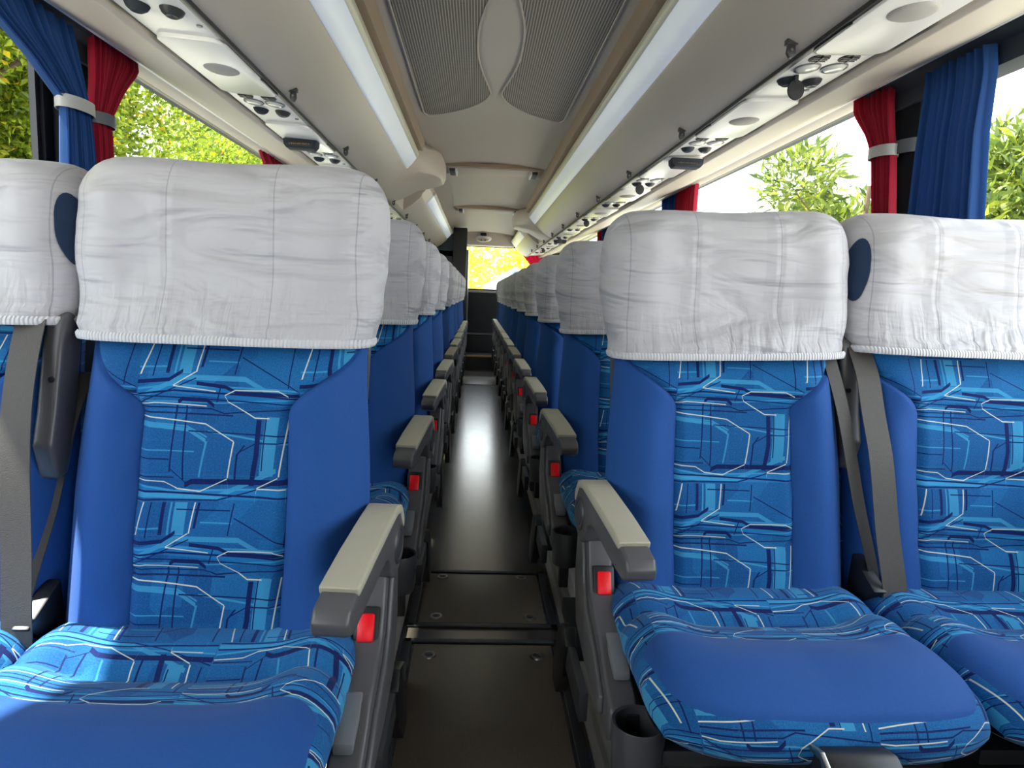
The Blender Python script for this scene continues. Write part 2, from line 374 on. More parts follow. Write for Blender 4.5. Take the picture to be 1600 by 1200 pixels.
    for cl, colr in (('M', srgb(30, 124, 186)), ('C', srgb(66, 160, 204)), ('N', srgb(5, 28, 88)), ('W', srgb(200, 206, 194))):
        mk = masks[cl][0]
        for q in masks[cl][1:]:
            mm = n.new('ShaderNodeMath'); mm.operation = 'MAXIMUM'; l.new(mk, mm.inputs[0]); l.new(q, mm.inputs[1]); mk = mm.outputs[0]
        if cl in 'MC':
            sf = n.new('ShaderNodeMath'); sf.operation = 'MULTIPLY'; l.new(mk, sf.inputs[0]); sf.inputs[1].default_value = .62; mk = sf.outputs[0]
        x = n.new('ShaderNodeMix'); x.data_type = 'RGBA'; l.new(mk, x.inputs[0]); l.new(cur, x.inputs[6]); x.inputs[7].default_value = colr; cur = x.outputs[2]
    l.new(cur, b.inputs['Base Color']); b.inputs['Roughness'].default_value = .85; b.inputs['Specular IOR Level'].default_value = .2
    b.inputs['Sheen Weight'].default_value = .08
    bp = n.new('ShaderNodeBump'); bp.inputs['Strength'].default_value = .3; bp.inputs['Distance'].default_value = .0015
    l.new(t.outputs['Fac'], bp.inputs['Height']); l.new(bp.outputs[0], b.inputs['Normal'])
    return m
M['fab'] = fabric()

def floor_mat():
    m = pmat('dark_aisle_vinyl', srgb(54, 51, 48), .34, spec=1.0)
    n = m.node_tree.nodes; l = m.node_tree.links; b = n['Principled BSDF']
    b.inputs['Coat Weight'].default_value = 1.0; b.inputs['Coat Roughness'].default_value = .2; b.inputs['Coat IOR'].default_value = 1.6
    co = [x for x in n if x.type == 'TEX_COORD'][0]
    t = n.new('ShaderNodeTexNoise'); t.inputs['Scale'].default_value = 9; t.inputs['Detail'].default_value = 8; t.inputs['Roughness'].default_value = .7; l.new(co.outputs['Object'], t.inputs[0])
    mr = n.new('ShaderNodeMapRange'); mr.inputs[1].default_value = .3; mr.inputs[2].default_value = .7; mr.inputs[3].default_value = .20; mr.inputs[4].default_value = .28
    l.new(t.outputs['Fac'], mr.inputs[0]); l.new(mr.outputs[0], b.inputs['Roughness'])
    t2 = n.new('ShaderNodeTexNoise'); t2.inputs['Scale'].default_value = 400; l.new(co.outputs['Object'], t2.inputs[0])
    mx = n.new('ShaderNodeMix'); mx.data_type = 'RGBA'; mx.inputs[6].default_value = srgb(44, 40, 36); mx.inputs[7].default_value = srgb(98, 90, 80); l.new(t2.outputs['Fac'], mx.inputs[0])
    l.new(mx.outputs[2], b.inputs['Base Color'])
    return m
M['floor'] = floor_mat()
M['hatch'] = pmat('speckled_hatch_vinyl', srgb(104, 94, 80), .42, nscale=380, namp=.35)
def mesh_grille_mat():
    m = pmat('perforated_grille', srgb(150, 144, 138), .5)
    n = m.node_tree.nodes; l = m.node_tree.links; b = n['Principled BSDF']
    co = [x for x in n if x.type == 'TEX_COORD'][0]
    mp = n.new('ShaderNodeMapping'); mp.inputs['Scale'].default_value = (110, 110, 0); l.new(co.outputs['Object'], mp.inputs[0])
    fr = n.new('ShaderNodeVectorMath'); fr.operation = 'FRACTION'; l.new(mp.outputs[0], fr.inputs[0])
    s = n.new('ShaderNodeSeparateXYZ'); l.new(fr.outputs[0], s.inputs[0])
    a = n.new('ShaderNodeMath'); a.operation = 'COMPARE'; l.new(s.outputs[0], a.inputs[0]); a.inputs[1].default_value = .5; a.inputs[2].default_value = .32
    c = n.new('ShaderNodeMath'); c.operation = 'COMPARE'; l.new(s.outputs[1], c.inputs[0]); c.inputs[1].default_value = .5; c.inputs[2].default_value = .40
    d = n.new('ShaderNodeMath'); d.operation = 'MULTIPLY'; l.new(a.outputs[0], d.inputs[0]); l.new(c.outputs[0], d.inputs[1])
    mx = n.new('ShaderNodeMix'); mx.data_type = 'RGBA'; mx.inputs[6].default_value = srgb(176, 170, 162); mx.inputs[7].default_value = srgb(62, 58, 54)
    l.new(d.outputs[0], mx.inputs[0]); l.new(mx.outputs[2], b.inputs['Base Color'])
    return m
M['grille'] = mesh_grille_mat()
def glass_mat():
    m = bpy.data.materials.new('window_glass'); m.use_nodes = True
    n = m.node_tree.nodes; l = m.node_tree.links; n.remove(n['Principled BSDF'])
    tr = n.new('ShaderNodeBsdfTransparent'); tr.inputs[0].default_value = (.93, .96, .94, 1)
    gl = n.new('ShaderNodeBsdfGlossy'); gl.inputs['Roughness'].default_value = .02
    lw = n.new('ShaderNodeLayerWeight'); lw.inputs[0].default_value = .5
    pw = n.new('ShaderNodeMath'); pw.operation = 'POWER'; l.new(lw.outputs['Facing'], pw.inputs[0]); pw.inputs[1].default_value = 5.0
    fz = n.new('ShaderNodeMath'); fz.operation = 'MULTIPLY_ADD'; l.new(pw.outputs[0], fz.inputs[0]); fz.inputs[1].default_value = .22; fz.inputs[2].default_value = .01
    ms = n.new('ShaderNodeMixShader'); l.new(fz.outputs[0], ms.inputs[0]); l.new(tr.outputs[0], ms.inputs[1]); l.new(gl.outputs[0], ms.inputs[2])
    l.new(ms.outputs[0], n['Material Output'].inputs[0])
    return m
M['glass'] = glass_mat()
def leaf_mat(name, c1, c2, c3):
    m = bpy.data.materials.new(name); m.use_nodes = True
    n = m.node_tree.nodes; l = m.node_tree.links; b = n['Principled BSDF']
    g = n.new('ShaderNodeNewGeometry'); r = n.new('ShaderNodeValToRGB'); l.new(g.outputs['Random Per Island'], r.inputs[0])
    r.color_ramp.elements[0].color = c1; r.color_ramp.elements[1].color = c2; r.color_ramp.elements[1].position = .9
    e = r.color_ramp.elements.new(.985); e.color = c3
    l.new(r.outputs[0], b.inputs['Base Color']); b.inputs['Roughness'].default_value = .5
    tr = n.new('ShaderNodeBsdfTranslucent'); l.new(r.outputs[0], tr.inputs[0])
    ms = n.new('ShaderNodeMixShader'); ms.inputs[0].default_value = .45
    l.new(b.outputs[0], ms.inputs[1]); l.new(tr.outputs[0], ms.inputs[2]); l.new(ms.outputs[0], n['Material Output'].inputs[0])
    return m
M['leafA'] = leaf_mat('sunlit_leaves', srgb(78, 104, 26), srgb(172, 190, 52), srgb(226, 185, 30))
M['leafB'] = leaf_mat('pale_shrub_leaves', srgb(64, 86, 46), srgb(146, 160, 60), srgb(190, 190, 60))
M['leafC'] = leaf_mat('yellow_green_leaves', srgb(214, 222, 60), srgb(250, 246, 100), srgb(250, 250, 210))

# ------------------------------------------------------------------ the coach shell
YB, YF = -4.2, 10.3
m = MB(); m.box((-.25, YB, -.05), (.25, 9.25, 0)); o = m.build('floor', M['floor']); struct(o, 'dark glossy vinyl aisle floor')
for sx, nm in ((-1, 'trim_1'), (1, 'trim_2')):
    m = MB(); m.prism_y([(sx*.245, -.04), (sx*.252, .0), (sx*.268, .012), (sx*.270, .045), (sx*.280, .055), (sx*.282, .085), (sx*.30, .10), (sx*.36, .10), (sx*.36, -.04)], YB, YF)
    struct(m.build(nm, M['kerb'], bevel=.002), 'grey ribbed platform edge along the aisle floor')
    m = MB(); m.box((min(sx*.36, sx*1.16), YB, 0.0), (max(sx*.36, sx*1.16), YF, .10)); struct(m.build('floor.001' if sx < 0 else 'floor.002', M['plat']), 'dark raised platform under the seats')
# rear steps
m = MB(); m.box((-.25, 9.25, -.05), (.25, 9.85, .19)); struct(m.build('trim_3', M['black'], bevel=.004), 'dark step riser at the end of the aisle')
m = MB(); m.box((-.25, 9.235, .176), (.25, 9.262, .197)); struct(m.build('trim_4', M['yellow'], bevel=.003), 'yellow edge strip of the rear step')
m = MB(); m.box((-.25, 9.85, -.05), (.25, YF, .455)); struct(m.build('trim_5', M['black'], bevel=.004), 'second dark step below the rear bench')
m = MB(); m.box((-.25, 9.838, .447), (.25, 9.852, .463)); struct(m.build('trim_6', M['chrome'], bevel=.002), 'metal edge of the second step')
# walls with window openings
PILL = [(-4.2, -1.75), (-.75, -.6), (1.79, 1.99), (3.94, 4.10), (6.22, 6.38), (8.40, 8.56), (10.0, 10.3)]  # first span is an unseen blind panel added to block front light
for sx, side in ((-1, 'left'), (1, 'right')):
    m = MB()
    def bx(x0, x1, y0, y1, z0, z1): m.box((min(sx*x0, sx*x1), y0, z0), (max(sx*x0, sx*x1), y1, z1))
    bx(1.15, 1.20, YB, YF, -.05, .82)
    bx(1.15, 1.20, YB, YF, 1.69, 2.05)
    o = struct(m.build('wall_'+side, M['wall']), 'grey side wall below and above the windows')
    for k, (a, b) in enumerate(PILL):
        m = MB(); bx(1.125, 1.163, a, b, .80, 1.70)
        if 1 < k: bx(1.10, 1.126, a+.03, b-.03, .85, 1.66)
        struct(m.build('pillar', M['pillar'], parent=o, bevel=.008), None)
    # sealed frames and panes
    for k in range(len(PILL)-1):
        y0, y1 = PILL[k][1], PILL[k+1][0]
        m = MB()
        for (a, b, c, d) in ((y0, y1, 1.675, 1.69), (y0, y1, .82, .84), (y0, y0+.015, .84, 1.675), (y1-.015, y1, .84, 1.675)):
            bx(1.135, 1.15, a, b, c, d)
        w = struct(m.build('window_%d' % (k+1 + (6 if sx > 0 else 0)), M['black']), 'tinted side window of the coach')
        m = MB(); X = sx*1.165
        m.add([(X, y0, .82), (X, y1, .82), (X, y1, 1.69), (X, y0, 1.69)], [(0, 1, 2, 3)])
        m.build('pane', M['glass'], parent=w, smooth=False)
    # dark header above the front windows, pale rail above the others
    m = MB(); m.prism_y([(sx*1.04, 1.672), (sx*1.055, 1.655), (sx*1.088, 1.645), (sx*1.088, 1.597), (sx*1.16, 1.60), (sx*1.16, 1.72), (sx*1.03, 1.70)], YB, 2.02)
    struct(m.build('trim_%d' % (7 if sx < 0 else 8), M['dark'], bevel=.004), 'dark header panel above the front side window')
    m = MB(); m.prism_y([(sx*1.045, 1.672), (sx*1.075, 1.664), (sx*1.08, 1.672), (sx*1.10, 1.668), (sx*1.13, 1.675), (sx*1.16, 1.68), (sx*1.16, 1.72), (sx*1.04, 1.70)], 2.02, YF)
    struct(m.build('trim_%d' % (9 if sx < 0 else 10), M['tan'], bevel=.002), 'pale curtain rail strip above the side windows')
    m = MB(); m.prism_y([(sx*1.015, 1.664), (sx*1.04, 1.656), (sx*1.05, 1.668), (sx*1.03, 1.68)], YB, YF)
    struct(m.build('trim_%d' % (11 if sx < 0 else 12), M['psu'], bevel=.002), 'light edge profile above the windows')
# rear wall, with the window
m = MB(); m.box((-1.2, YF, -.05), (1.2, YF+.05, 1.07)); struct(m.build('wall_back', M['black']), 'black rear wall below the window')
m = MB(); m.box((-1.2, YF-.03, 1.05), (1.2, YF+.02, 1.085)); struct(m.build('trim_13', M['kerb'], bevel=.003), 'pale ledge under the rear window')
m = MB(); m.box((-1.2, YF, 1.07), (-.27, YF+.05, 2.05)); m.box((-.27, YF, 1.74), (1.2, YF+.05, 2.05)); m.box((1.0, YF, 1.07), (1.2, YF+.05, 1.74))
struct(m.build('wall_back.001', M['dark']), 'rear wall around the window')
m = MB(); m.prism_x([(YF-.02, 1.73), (YF-.10, 1.74), (YF-.22, 1.93), (YF-.22, 1.97), (YF, 1.97), (YF, 1.73)], -.40, .46)
struct(m.build('trim_14', M['cream'], bevel=.01), 'beige header panel above the rear window')
m = MB()
for a, b in (((-.27, 10.29, 1.085), (1.0, 10.31, 1.105)), ((-.27, 10.29, 1.72), (1.0, 10.31, 1.74)), ((-.27, 10.29, 1.10), (-.25, 10.31, 1.73)), ((.98, 10.29, 1.10), (1.0, 10.31, 1.73))): m.box(a, b)
w = struct(m.build('window_13', M['black']), 'rear window of the coach')
m = MB(); m.add([(-.27, 10.32, 1.08), (1.0, 10.32, 1.08), (1.0, 10.32, 1.74), (-.27, 10.32, 1.74)], [(0, 1, 2, 3)]); m.build('pane', M['glass'], parent=w, smooth=False)
# front end behind the camera: unseen wall, opening narrowed to cut front light
m = MB(); m.box((-1.2, YB-.05, -.05), (1.2, YB, 1.15)); m.box((-1.2, YB-.05, 1.65), (1.2, YB, 2.05)); m.box((-1.2, YB-.05, 1.15), (-.6, YB, 1.65)); m.box((.6, YB-.05, 1.15), (1.2, YB, 1.65)); struct(m.build('wall_front', M['wall']), 'front wall of the coach')
# washroom cabin at the rear left, dark
m = MB(); m.box((-1.09, 9.12, .11), (-.30, 10.28, 1.59)); m.box((-.66, 9.12, 1.5), (-.30, 10.28, 1.80)); 
cab = m.build('washroom_cabin', M['dark'], bevel=.01); tag(cab, 'dark washroom cabin filling the rear left corner behind the last seats', 'cabin')
m = MB(); m.box((-.40, 9.08, .10), (-.215, 9.22, 1.883)); m.build('corner_post', M['black'], parent=cab, bevel=.02)
m = MB(); m.box((-.215, 9.13, .46), (-.195, 10.27, 1.60)); m.build('door', M['charcoal'], parent=cab, bevel=.004)

# ceiling
m = MB(); m.prism_y([(-.47, 1.885), (-.36, 1.905), (-.2, 1.922), (0, 1.93), (.2, 1.922), (.36, 1.905), (.47, 1.885), (1.2, 1.885), (1.2, 2.1), (-1.2, 2.1), (-1.2, 1.885)], YB, YF)
struct(m.build('ceiling', M['ceil']), 'grey moulded ceiling panel over the aisle')
for sx, nm, y1 in ((-1, 'trim_15', 4.1), (1, 'trim_16', 6.75)):
    m = MB(); m.prism_y([(sx*.385, 1.90), (sx*.392, 1.835), (sx*.43, 1.83), (sx*.45, 1.86), (sx*.45, 1.90)], YB, y1)
    struct(m.build(nm, M['wood'], bevel=.003), 'brown tinted strip between ceiling and luggage rack')
# perforated air grille: two leaves either side of a vase shaped spine
gr = empty('ceiling_grille', (0, 0, 1.905)); tag(gr, 'perforated air grille in the ceiling with a vase shaped plain centre', 'grille')
inner = [(-.6, .030), (.3, .075), (.8, .082), (1.2, .05), (1.65, .02), (2.05, .032), (2.35, .072), (2.62, .080), (2.85, .062), (3.08, .030), (3.16, .026), (3.26, .052), (3.34, .095), (3.42, .16), (3.48, .25), (3.49, .30)]
inn = [tuple(p) for p in catmull([(a, b, 0) for a, b in inner], 4)]
for sx in (-1, 1):
    v = []; f = []
    rows = inn
    def zc(x): return 1.93-.025*(abs(x)/.36)**1.5 - .006
    for y, x, _ in rows:
        xo = .338 if y < 3.45 else .338-.5*(y-3.45)
        for k in range(7):
            xx = x + (xo-x)*k/6; v.append((sx*xx, y, zc(xx)-1.905))
    n = 7
    for j in range(len(rows)-1):
        for k in range(n-1): f.append((j*n+k, j*n+k+1, (j+1)*n+k+1, (j+1)*n+k))
    p = mesh_obj('perforated_panel', v, f, M['grille'], parent=gr)
    m = MB()
    edge = [(sx*x, y, zc(x)-1.905-.001) for y, x, _ in rows] + [(sx*.325, 3.485, zc(.33)-1.906), (sx*.342, 3.44, zc(.342)-1.906), (sx*.345, 2.2, zc(.345)-1.906), (sx*.345, -.6, zc(.345)-1.906)]
    m.tube(edge, .0035, 6); m.build('grille_rim', M['ceil'], parent=gr)
# shallow transverse roof bars
for k, (y, lab) in enumerate(((4.95, 'flush ceiling bar with end grips, nearer of the two behind the air grille'), (7.25, 'flush ceiling bar with end grips, farther one close to the rear window'))):
    t = empty('ceiling_bar', (0.03, y, 1.905)); tag(t, lab, 'ceiling bar', 'ceiling bars across the aisle')
    m = MB(); m.box((-.32, -.13, -.012), (.32, .13, .03)); m.build('panel', M['ceil'], parent=t, bevel=.005)
    m = MB(); m.box((-.35, -.16, -.006), (.35, .16, .02)); m.build('frame', M['wood'], parent=t, bevel=.003)
    for sx in (-1, 1):
        m = MB(); m.box((sx*.285-.022, -.10, -.03), (sx*.285+.022, .10, 0)); m.build('grip', M['charcoal2'], parent=t, bevel=.006)
        m = MB(); m.box((sx*.262-.006, -.10, -.034), (sx*.262+.006, .10, 0)); m.build('grip_edge', M['psu'], parent=t, bevel=.003)
# dome lamp over the rear window
t = empty('dome_lamp', (.0, 10.125, 1.835)); tag(t, 'oval ceiling lamp with dark sensor above the rear window', 'lamp')
t.rotation_euler = (math.radians(32), 0, 0)
m = MB(); m.lathe([(.0, -.03), (.06, -.03), (.085, -.022), (.10, 0)], (0, 0, 0), 'y', 32, 1.2, .55); m.build('rim', M['psu'], parent=t)
m = MB(); m.lathe([(.0, -.034), (.06, -.033), (.066, -.03)], (0, 0, -.005), 'y', 32, 1.2, .5); m.build('lamp_lens', M['ceil'], parent=t)
for sx in (-1, 1):
    m = MB(); m.lathe([(.0, -.042), (.012, -.04), (.014, -.03)], (sx*.028, 0, -.006), 'y', 12); m.build('spotlight', M['charcoal'], parent=t)
m = MB(); m.box((-.045, -.035, .06), (.045, -.005, .095)); m.build('sensor', M['black'], parent=t, bevel=.005)

# ------------------------------------------------------------------ luggage racks
RPROF = [(.648, 1.602), (.635, 1.606), (.60, 1.622), (.55, 1.655), (.50, 1.70), (.478, 1.722)]
LPROF = [(.476, 1.724), (.468, 1.728), (.445, 1.752), (.425, 1.778), (.418, 1.790)]
def rack(sx, y0, y1, lamp0, lamp1, label, cap, second=False):
    t = empty('luggage_rack', (sx*.6, (y0+y1)/2, 1.60)); tag(t, label, 'luggage rack', 'overhead luggage racks')
    ox, oy, oz = sx*.6, (y0+y1)/2, 1.60
    poly = [(sx*x-ox, z-oz) for x, z in RPROF+[(.476, 1.735), (.43, 1.79), (.425, 1.83), (.44, 1.88), (1.09, 1.88), (1.09, 1.70), (1.04, 1.69), (.82, 1.64), (.815, 1.625), (.648, 1.615)]]
    m = MB(); m.prism_y(poly, y0-oy, y1-oy); m.build('rack_body', M['cream'], parent=t, bevel=.003)
    # lamp strip
    outer = LPROF; innr = [(.43, 1.80), (.452, 1.775), (.485, 1.74)]
    poly = [(sx*x-ox, z-oz) for x, z in outer+innr]
    m = MB(); m.prism_y(poly, lamp0-oy, lamp1-oy); lt = m.build('light_strip', M['diff'], parent=t, bevel=.004)
    m = MB(); m.prism_y([(sx*x-ox, z-oz) for x, z in ((.420, 1.784), (.408, 1.796), (.406, 1.812), (.43, 1.815), (.432, 1.79))], lamp0-oy, lamp1-oy-.01)
    m.build('strip_rim', M['diffrim'], parent=lt, bevel=.003)
    # door joints
    k = y0+1.0
    if cap:
        c0, c1 = cap
        # moulded end cap bulging inwards
        secs = []
        prof = lambda w, h: [(.64, 1.602), (.56, 1.64-.01*h), (.46, 1.685), (.36-w, 1.705), (.30-w, 1.725), (.285-w, 1.76), (.285-w, 1.84), (.30-w, 1.872), (.34-w, 1.884), (.64, 1.884)]
        small = [(.64, 1.602), (.60, 1.622), (.55, 1.655), (.50, 1.70), (.476, 1.724), (.44, 1.76), (.418, 1.79), (.41, 1.84), (.42, 1.884), (.64, 1.884)]
        L = [(c0, small), (c0+.06, [(a+(c-a)*.35, b+(d-b)*.35) for (a, b), (c, d) in zip(small, prof(0, 1))]),
             (c0+.16, [(a+(c-a)*.85, b+(d-b)*.85) for (a, b), (c, d) in zip(small, prof(0, 1))]), (c0+.26, prof(0, 1)), (c1-.05, prof(.005, 1)), (c1-.01, prof(-.01, 1)), (c1, prof(-.03, 1))]
        v = []; f = []; n = 10
        for y, pr in L: v += [(sx*x-ox, y-oy, z-oz) for x, z in pr]
        for j in range(len(L)-1):
            for i in range(n): f.append((j*n+i, j*n+(i+1) % n, (j+1)*n+(i+1) % n, (j+1)*n+i))
        f.append(tuple(range(n))); f.append(tuple((len(L)-1)*n+i for i in range(n)))
        mm = MB(); mm.add(v, f); mm.build('end_cap', M['cream'], parent=t, bevel=.004)
    return t
rack(-1, YB, 4.05, YB, 3.98, 'long beige luggage rack with white light strip on the left, ending in a bulged cap', (4.0, 4.55))
rack(1, YB, 6.75, YB, 6.68, 'long beige luggage rack with white light strip on the right side', (6.7, 7.25))
rack(-1, 5.05, 9.1, 5.5, 9.0, 'shorter beige luggage rack at the rear left, by the dark post', None)
rack(1, 7.75, 10.2, 8.2, 10.1, 'short beige luggage rack at the rear right over the last seats', None)
for sx, a, b in ((-1, 4.55, 5.05), (1, 7.25, 7.75)):
    m = MB(); m.prism_y([(sx*.648, 1.60), (sx*.61, 1.615), (sx*.60, 1.905), (sx*1.14, 1.905), (sx*1.14, 1.70), (sx*.82, 1.625)], a, b)
    struct(m.build('trim_%d' % (17 if sx < 0 else 18), M['cream'], bevel=.003), 'beige recessed panel between two luggage racks')
for sx, nm in ((-1, 'trim_19'), (1, 'trim_20')):
    m = MB(); m.prism_y([(sx*.818, 1.598), (sx*.83, 1.592), (sx*.93, 1.612), (sx*1.02, 1.650), (sx*1.035, 1.662), (sx*1.04, 1.70), (sx*.82, 1.64)], YB, YF-.05)
    struct(m.build(nm, M['tan'], bevel=.003), 'beige sloping panel between service consoles and windows')
    m = MB(); m.box((min(sx*.641, sx*.655), YB, 1.594), (max(sx*.641, sx*.655), YF-.15, 1.606))
    struct(m.build('trim_%d' % (21 if sx < 0 else 22), M['black'], bevel=.002), 'black rubber joint along the luggage rack')

# ------------------------------------------------------------------ service consoles above the seats
def capsule(x0, x1, y0, y1, r, n=6, both=(True, True)):
    pts = []
    def arc(cx, cy, a0):
        for k in range(n+1):
            a = a0 + math.pi/2*k/n; pts.append((cx+r*math.cos(a), cy+r*math.sin(a)))
    arc(x1-r, y1-r, 0); arc(x0+r, y1-r, math.pi/2); arc(x0+r, y0+r, math.pi); arc(x1-r, y0+r, 1.5*math.pi)
    return pts
def console(kind, flap):
    t = empty('service_console')
    m = MB(); m.prism_z([(-.082, 0), (.08, 0), (.08, .79), (-.082, .79)], 0, .02); m.build('console_body', M['psu'], parent=t, bevel=.002)
    m = MB(); m.prism_z(capsule(-.078, .078, .345, .786, .03), -.010, .002); m.build('cover_panel', M['psu'], parent=t, bevel=.003)
    m = MB(); m.prism_z(capsule(-.0815, .0815, .60, .7925, .034), -.0075, .001); m.build('seal', M['black'], parent=t)
    for k, (x, y) in enumerate(((-.030, .10), (.034, .10))):          # reading lamps
        m = MB(); m.lathe([(.0, -.006), (.018, -.007), (.024, -.003), (.026, .002)], (x, y, 0), 'z', 20, 1, 1.2); q = m.build('reading_lamp', M['lens'], parent=t)
        m = MB(); m.lathe([(.026, .001), (.027, -.003), (.029, -.003), (.030, .002)], (x, y, 0), 'z', 20, 1, 1.2); m.build('bezel', M['lever'], parent=q)
    for k, (x, y) in enumerate(((-.034, .035), (.034, .035))):        # round louvred nozzles
        m = MB(); m.lathe([(.0, -.002), (.022, -.002), (.024, .002)], (x, y, 0), 'z', 20, 1, 1.15); q = m.build('air_nozzle', M['black'], parent=t)
        m = MB()
        for d in (-.010, 0, .010): m.box((x-.018, y+d-.0012, -.005), (x+.018, y+d+.0012, -.001))
        m.box((x-.0012, y-.02, -.006), (x+.0012, y+.02, -.001)); m.build('louvre', M['charcoal'], parent=q)
    for k, (x, y) in enumerate(((-.036, .19), (.030, .20))):          # tilted dark spouts
        m = MB(); m.lathe([(.0, -.010), (.012, -.014), (.020, -.008), (.025, .002)], (x, y, 0), 'z', 18, 1, 1.2); m.build('call_button', M['charcoal2'] if k else M['dark'], parent=t)
    m = MB(); m.lathe([(.0, -.003), (.006, -.003), (.007, .001)], (.055, .005+.27, 0), 'z', 12); m.build('indicator', M['lever'], parent=t)
    if flap:
        m = MB(); m.lathe([(.0, -.004), (.020, -.003), (.021, 0), (.020, .003), (.0, .004)], (-.030, .155, -.034), 'y', 20, 1, 1.15)
        m.box((-.034, .150, -.016), (-.026, .160, 0)); m.build('hanging_flap', M['black'], parent=t)
    if kind == 'speaker':
        m = MB(); m.lathe([(.0, -.016), (.035, -.015), (.043, -.011), (.045, -.008)], (0, .555, 0), 'z', 32, 1, 1.05); m.build('speaker', M['speaker'], parent=t)
    return t
def copy_tree(o, parent=None):
    c = o.copy(); COL.objects.link(c); c.parent = parent
    for ch in o.children: copy_tree(ch, c)
    return c
proto = {}
for kd in ('speaker', 'plain'):
    for fl in (0, 1): proto[kd, fl] = console(kd, fl)
used = set()
ORD = ['first', 'second', 'third', 'fourth', 'fifth', 'sixth', 'seventh', 'eighth', 'ninth', 'tenth', 'eleventh', 'twelfth']
signs = {}
def hook(i, sx, y, side):
    t = empty('coat_hook', (sx*.612, y, 1.612))
    tag(t, 'small dark coat hook under the %s luggage rack, %s from the front' % (side, ORD[i]), 'coat hook', 'coat hooks along the luggage racks')
    m = MB(); m.box((-.012, -.01, -.002), (.012, .01, .012)); m.prism_y([(-.008, .0), (.008, .0), (.010, -.018), (.004, -.028), (-.004, -.028), (-.010, -.018)], -.005, .005); m.build('hook_body', M['charcoal2'], parent=t, bevel=.002)
    m = MB(); m.lathe([(0, -.001), (.0035, -.001), (.0035, .001)], (0, -.0058, -.012), 'y', 10); m.build('screw', M['chrome'], parent=t)
    return t
for sx, side, ys in ((-1, 'left', .52), (1, 'right', .73)):
    for i in range(12):
        y = ys + .8*i
        if y > 9.0: break
        kd = 'plain' if i in (2, 7, 10) else 'speaker'; fl = 1 if (i + (sx > 0)) % 2 == 0 else 0
        if sx < 0 and i < 3: fl = 0
        key = (kd, fl); t = proto[key] if key not in used else copy_tree(proto[key]); used.add(key)
        t.location = (sx*.728, y, 1.602); t.rotation_euler = (0, sx*math.radians(-3.2), 0)
        feat = ('round speaker' if kd == 'speaker' else 'blank cover') + (' and hanging flap' if fl else '')
        tag(t, 'pale overhead console with %s above %s seats, %s from the front' % (feat, side, ORD[i]), 'overhead console', 'overhead service consoles on the ' + side)
        if i: hook(i-1, sx, y, side)
for sx, y, lab in ((-1, 2.70, 'black display box with amber lettering under the left consoles, near the second seat row'), (1, 2.68, 'black display box under the right consoles, near the second seat row'),
                   (-1, 6.85, 'small black display box under the left consoles far down the coach'), (1, 6.75, 'small black display box under the right consoles far down the coach')):
    t = empty('display_box', (sx*.735, y, 1.585)); tag(t, lab, 'display', 'black display boxes under the consoles')
    m = MB(); m.prism_y([(-.062, .008), (.062, .008), (.060, -.014), (.050, -.026), (-.050, -.026), (-.060, -.014)], -.03, .03); m.build('case', M['dark'], parent=t, bevel=.004)
    m = MB(); m.box((-.050, -.033, -.020), (.050, -.0295, -.002)); q = m.build('screen', M['black'], parent=t, bevel=.001)
    m = MB()
    for k in range(11): m.box((-.038+k*.007, -.0345, -.0135), (-.038+k*.007+(.0045 if k % 3 else .003), -.0330, -.0085 if k % 2 else -.0095))
    m.build('lettering', M['amber'] if sx < 0 else M['charcoal'], parent=q)

# ------------------------------------------------------------------ floor hatches
for k, (y0, y1, riv, lab) in enumerate(((2.02, 2.46, [(-.150, 2.09), (.155, 2.09), (-.145, 2.40), (.145, 2.40)], 'dark floor hatch with four round fasteners, farther one in the aisle'),
                         (.75, 1.945, [(-.157, 1.85), (.157, 1.85), (-.157, .85), (.157, .85)], 'long dark floor hatch with round fasteners, nearer one in the aisle'))):
    t = empty('floor_hatch', (0, (y0+y1)/2, 0)); c = (y0+y1)/2; tag(t, lab, 'floor hatch', 'floor hatches in the aisle')
    m = MB(); m.box((-.205, y0+.03-c, 0), (.205, y1-.03-c, .004)); m.build('hatch_panel', M['hatch'], parent=t, bevel=.0015)
    m = MB()
    for a, b in (((-.238, y0-c, 0), (.238, y0-c+.022, .007)), ((-.238, y1-c-.022, 0), (.238, y1-c, .007)), ((-.238, y0-c, 0), (-.214, y1-c, .007)), ((.214, y0-c, 0), (.238, y1-c, .007))): m.box(a, b)
    m.build('hatch_frame', M['charcoal2'], parent=t, bevel=.002)
    for x, y in riv:
        m = MB(); m.lathe([(.012, .0045), (.013, .008), (.019, .008), (.021, .0035)], (x, y-c, 0), 'z', 24); q = m.build('fastener', M['chrome'], parent=t)
        m = MB(); m.lathe([(0, .006), (.006, .007), (.012, .0045)], (x, y-c, 0), 'z', 16); m.build('bolt', M['charcoal2'], parent=q)

t = empty('floor_hatch', (0, 8.1, 0)); tag(t, 'worn floor hatch far down the aisle before the step', 'floor hatch', 'floor hatches in the aisle')
m = MB(); m.box((-.20, -.33, 0), (.20, .33, .004)); m.build('hatch_panel', M['hatch'], parent=t, bevel=.0015)
m = MB()
for a, b in (((-.235, -.37, 0), (.235, -.345, .006)), ((-.235, .345, 0), (.235, .37, .006)), ((-.235, -.37, 0), (-.215, .37, .006)), ((.215, -.37, 0), (.235, .37, .006))): m.box(a, b)
m.build('hatch_frame', M['charcoal'], parent=t, bevel=.002)

